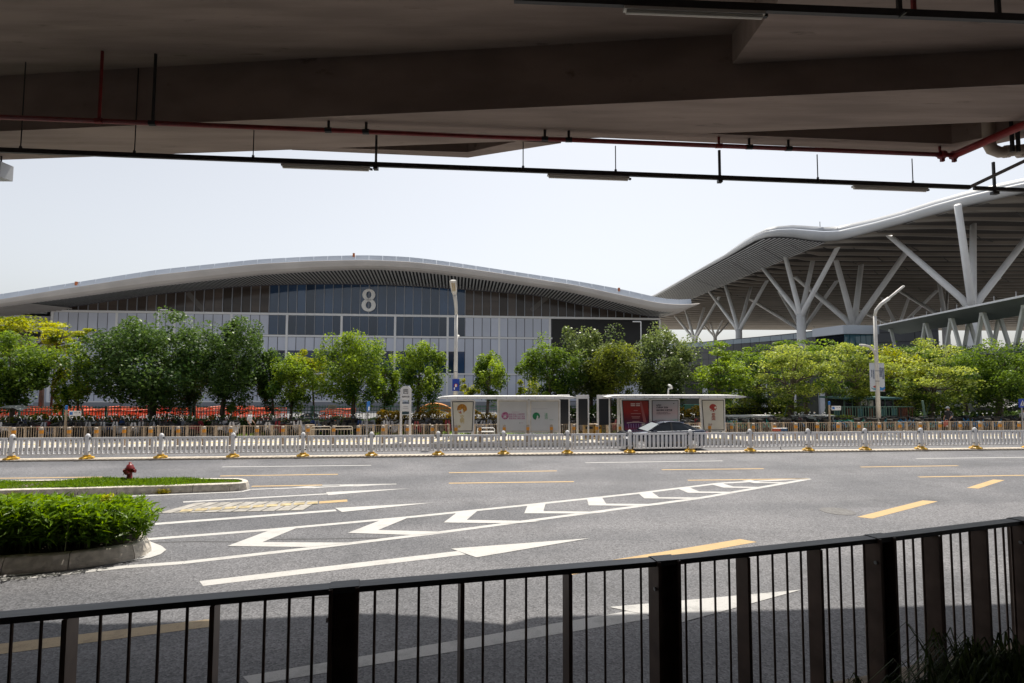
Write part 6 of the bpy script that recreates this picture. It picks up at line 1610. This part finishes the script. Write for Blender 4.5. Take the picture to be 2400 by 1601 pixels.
# kiosk
(a, zr_) = PV(1978, 931, 10.8); (b, _) = PV(2092, 931, 10.8); t = road_thing('kiosk', 'glazed kiosk with a flat teal roof behind the lime trees', 'kiosk', (a+b)/2, 10.8, .2); h_ = (b-a)/2; zr_ -= .2
M_kt = mat('kiosk_teal', (.07, .17, .18), .5, var=.1); M_kg = mat('kiosk_frame_green', (.14, .26, .20), .5)
MB().box(-h_-.35, h_+.35, -.5, 2.3, zr_-.14, zr_).build('roof', M_kt, t); MB().box(-h_+.2, h_-.2, .3, 2.1, 0, zr_-.145).build('core', mat('kiosk_inside', (.02, .025, .03), .8), t)
for k in range(7):
    x = -h_ + k*2*h_/6; MB().box(x-.035, x+.035, -.035, .035, 0, zr_-.145).build('post', M_kg, t)
    if k < 6: MB().box(x+.05, x+2*h_/6-.05, 0, .015, .15, zr_-.3).build('window_pane', M_glassd, t)
for (dx, z_, w_, hh) in ((-.45, 1.55, .32, .5), (.15, 1.5, .2, .42), (.75, 1.75, .2, .25), (.1, .45, .22, .3), (.8, .4, .2, .3), (-.4, .42, .2, .28)): MB().box(dx-w_, dx+w_, -.03, -.001, z_, z_+hh).build('notice', M_post, t)
(a, z1) = PV(1955, 953, 9.6); (b, _) = PV(2140, 953, 9.6)
t = road_thing('screen_fence', 'green and rust framed screen fence around the kiosk', 'fence', a, 9.6, .2); L_ = b - a; z1 -= .2
MB().box(0, L_, -.025, .025, z1-.05, z1).build('rail', M_kg, t); x = 0; k = 0
M_rst = mat('fence_rust', (.16, .06, .035), .7, var=.3)
while x < L_:
    MB().box(x-.02, x+.02, -.02, .02, 0, z1-.051).build('picket', M_rst if x > L_*.80 else M_kg, t); x += .2; k += 1
for k in range(7): MB().box(k*L_/7+.08, k*L_/7+.45, .03, .04, .2, z1-.15).build('infill_panel', M_rst if k in (1, 3, 6) else M_kt, t)
# slanted roof and struts at the far right, dark shade behind
(a, z1) = PV(2372, 948, 12.5); t = road_thing('lean_to_shelter', 'dark lean-to shelter with a white roof edge at the right edge', 'shelter', a, 12.5, .2); z1 -= .2
MB().bar((-.3, 0, z1-.25), (4, 0, z1+1.4), .2, .08).build('roof_edge', M_white, t); MB().add([(-.3,.1,z1-.3),(4,.1,z1+1.35),(4,3,z1+1.35),(-.3,3,z1-.3)], [(3,2,1,0)]).build('roof', M_dark, t)
MB().box(0, 5, 2.8, 3, 0, 1.9).build('wall', M_dp, t)
for x in (.05, 2.2): MB().box(x-.04, x+.04, .0, .08, 0, z1-.2+x*.4).build('post', M_greyst, t)
for z_ in (.5, .9, 1.3): MB().box(.2, 2.0, .05, .09, z_, z_+.04).build('rail', M_greyst, t)
(a, z1) = PV(2300, 962, 16); t = road_thing('ramp_wall', 'pale trapezoid panel wall in the shade between the last two trees', 'wall', a, 16, .2)
MB().plate([(-1.0,.4),(1.3,.4),(1.6,2.0),(-1.6,2.0)], 0, .15).build('panel', mat('pale_blue_panel', (.40, .45, .48), .5), t); MB().box(-1.7, 1.7, -.05, .2, 2.005, 2.1).build('top_rail', M_white, t); MB().box(-1, 1.3, 0, .15, 0, .395).build('base', M_dp, t)
# tree stakes
M_stk = mat('stake_green', (.16, .26, .20), .6)
for px, v_, lb in ((182, 9.8, 'green support stakes around the slim young tree'), (1852, 9.6, 'grey support stakes around the stout lime tree'), (2184, 9.8, 'pale green support stakes by the broad lime tree'), (1945, 13, 'support stakes around the tree behind the kiosk')):
    u_, _ = PV(px, 990, v_); t = road_thing('tree_stakes', lb, 'support', u_, v_, .2)
    for s in ((-.75, -.1), (.75, -.15), (.1, .7)): MB().tube([(s[0], s[1], 0), (s[0]*.12, s[1]*.12, 2.0)], .035, 6).build('stake', M_stk, t)
(u_, _) = PV(2167, 975, 8.4); t = road_thing('leaning_post', 'pale green leaning steel post behind the bicycles', 'post', u_, 8.4, .2)
MB().tube([(.12, 0, 0), (-.12, 0, 2.0)], .075, 8).build('pole', M_stk, t); MB().box(-.2, .2, -.15, .15, -.01, .03).build('foot_plate', M_greyst, t)

# ------------------------------------------------------------------ people
M_skin = mat('skin', (.42, .25, .17), .6)
def person(label, loc, rz, shirt, trousers, hair, h=1.68, pose='walk', extra=None):
    t = thing('person', label, 'person', loc, rz); s = h/1.7
    V = {'pel': (0,0,.92), 'wst': (0,0,1.08), 'chs': (0,-.02,1.28), 'nck': (0,-.01,1.46), 'hd0': (0,-.03,1.54), 'hd1': (0,-.03,1.66),
         'lh': (-.10,0,.88), 'lk': (-.11,-.10,.50), 'la': (-.11,-.02,.09), 'lf': (-.12,-.18,.04), 'rh': (.10,0,.88), 'rk': (.11,.02,.48), 'ra': (.11,.16,.10), 'rf': (.12,.04,.05),
         'ls': (-.19,0,1.40), 'le': (-.25,.06,1.13), 'lw': (-.23,-.08,.90), 'lp': (-.22,-.12,.82), 'rs': (.19,0,1.40), 're': (.25,.0,1.13), 'rw': (.22,-.16,.96), 'rp': (.21,-.22,.90)}
    rad = {'pel': .145, 'wst': .13, 'chs': .15, 'nck': .055, 'hd0': .085, 'hd1': .09, 'lh': .09, 'lk': .06, 'la': .04, 'lf': .035, 'rh': .09, 'rk': .06, 'ra': .04, 'rf': .035,
           'ls': .065, 'le': .045, 'lw': .032, 'lp': .035, 'rs': .065, 're': .045, 'rw': .032, 'rp': .035}
    E = [('pel','wst'),('wst','chs'),('chs','nck'),('nck','hd0'),('hd0','hd1'),('pel','lh'),('lh','lk'),('lk','la'),('la','lf'),('pel','rh'),('rh','rk'),('rk','ra'),('ra','rf'),
         ('chs','ls'),('ls','le'),('le','lw'),('lw','lp'),('chs','rs'),('rs','re'),('re','rw'),('rw','rp')]
    ks = list(V); me = bpy.data.meshes.new('tmp'); me.from_pydata([tuple(c*s for c in V[k]) for k in ks], [(ks.index(a), ks.index(b)) for a, b in E], [])
    o = bpy.data.objects.new('tmp', me); COL.objects.link(o); md = o.modifiers.new('skin', 'SKIN')
    for i, k in enumerate(ks):
        sv = me.skin_vertices[0].data[i]; sv.radius = (rad[k]*s, rad[k]*s*(.72 if k in ('pel','wst','chs') else 1)); sv.use_root = (k == 'pel')
    o.modifiers.new('sub', 'SUBSURF').levels = 1
    dg = bpy.context.evaluated_depsgraph_get(); m2 = bpy.data.meshes.new_from_object(o.evaluated_get(dg)); bpy.data.objects.remove(o)
    for m_ in (shirt, trousers, M_skin, hair): m2.materials.append(m_)
    for p in m2.polygons:
        c = p.center/s; p.use_smooth = True
        p.material_index = 3 if (c.z > 1.62 or (c.z > 1.53 and c.y > .0)) else 2 if c.z > 1.45 or (abs(c.x) > .17 and c.z < 1.12 and c.z > .7) else 1 if c.z < .93 else 0
    m2.name = 'body'; link('body', m2, t)
    fx = MB().lathe([(.0,-.02),(.018,0),(.0,.02)], 6, (-.03*s,-.118*s,1.60*s)).lathe([(.0,-.02),(.018,0),(.0,.02)], 6, (.03*s,-.118*s,1.60*s)).bar((-.03*s,-.125*s,1.535*s),(.03*s,-.125*s,1.535*s),.01,.012)
    stuff(fx.build('face_features', M_ink, t)); MB().loft([[(-.012*s,-.118*s,1.60*s),(.012*s,-.118*s,1.60*s),(0,-.112*s,1.605*s)], [(-.02*s,-.118*s,1.56*s),(.02*s,-.118*s,1.56*s),(0,-.145*s,1.562*s)]]).build('nose', M_skin, t)
    for sx in (-1, 1): MB().lathe([(0,-.03),(.018,0),(0,.03)], 6, (sx*.092*s,-.02*s,1.595*s)).build('ear', M_skin, t)
    for hx, hy, hz in (V['lp'], V['rp']):
        for k in range(4): MB().tube([((hx-.02+.014*k)*s, hy*s, (hz-.03)*s), ((hx-.02+.014*k)*s, (hy-.02)*s, (hz-.075+.006*abs(k-1))*s), ((hx-.02+.014*k)*s, (hy-.045)*s, (hz-.09)*s)], .007, 5).build('finger', M_skin, t)
        MB().tube([((hx+.03)*s, (hy-.01)*s, (hz)*s), ((hx+.045)*s, (hy-.04)*s, (hz-.04)*s)], .009, 5).build('thumb', M_skin, t)
    return t
M_hair = mat('hair_black', (.015, .013, .012), .6); M_shirtw = mat('shirt_white', (.68, .68, .72), .8); M_trd = mat('trousers_dark', (.02, .02, .025), .8)
u_, _ = PV(585, 1000, 6.75); person('person in a white shirt and dark trousers walking behind the brown fence at left', R(u_, 6.75, .16), ALPHA + math.radians(90), M_shirtw, M_trd, M_hair, 1.62)
u_, _ = PV(2224, 1000, 6.6); t = person('person in a cap and pale blue vest walking with a red bag among the bicycles', R(u_, 6.6, .16), ALPHA + math.radians(-80), mat('shirt_black', (.03, .03, .035), .8), M_trd, mat('cap_grey', (.20, .22, .26), .7), 1.72)
MB().lathe([(.115, 1.60), (.115, 1.66), (.06, 1.74), (.0, 1.75)], 10, (0, -.03, 0)).box(-.09, .09, -.24, -.10, 1.62, 1.635).build('cap', MATS['cap_grey'], t)
MB().loft([[(-.17,.02,1.0),(.17,.02,1.0),(.17,.16,1.0),(-.17,.16,1.0)], [(-.19,.03,1.25),(.19,.03,1.25),(.19,.17,1.25),(-.19,.17,1.25)], [(-.15,.02,1.43),(.15,.02,1.43),(.15,.1,1.43),(-.15,.1,1.43)]]).build('vest', mat('vest_blue', (.40, .52, .66), .7), t)
b = thing('shopping_bag', 'red and white carrier bag held by the walker in the cap', 'bag', R(u_-.30, 6.45, .16 + .42), ALPHA)
MB().loft([[(-.14,-.07,0),(.14,-.07,0),(.14,.07,0),(-.14,.07,0)], [(-.17,-.08,.2),(.17,-.08,.2),(.17,.08,.2),(-.17,.08,.2)], [(-.12,-.03,.38),(.12,-.03,.38),(.12,.03,.38),(-.12,.03,.38)]]).build('sack', mat('bag_red', (.50, .03, .03), .6), b)
MB().tube([(-.08,0,.37),(-.05,0,.48),(.05,0,.48),(.08,0,.37)], .008, 5).build('handle', M_white, b); MB().box(-.11, .11, -.085, -.07, .0, .09).build('panel', M_white, b)
u_, _ = PV(667, 985, 26); person('small distant person in a white top crossing the forecourt behind the green fence', R(u_, 26, -1.3), ALPHA + .4, M_shirtw, mat('trousers_grey', (.25, .26, .28), .8), M_hair, 1.66)
u_, _ = PV(2400, 1000, 6.9); person('person in a white shirt cut off by the right edge of the photo', R(u_, 6.9, .16), ALPHA - 1.2, M_shirtw, M_trd, M_hair, 1.5)
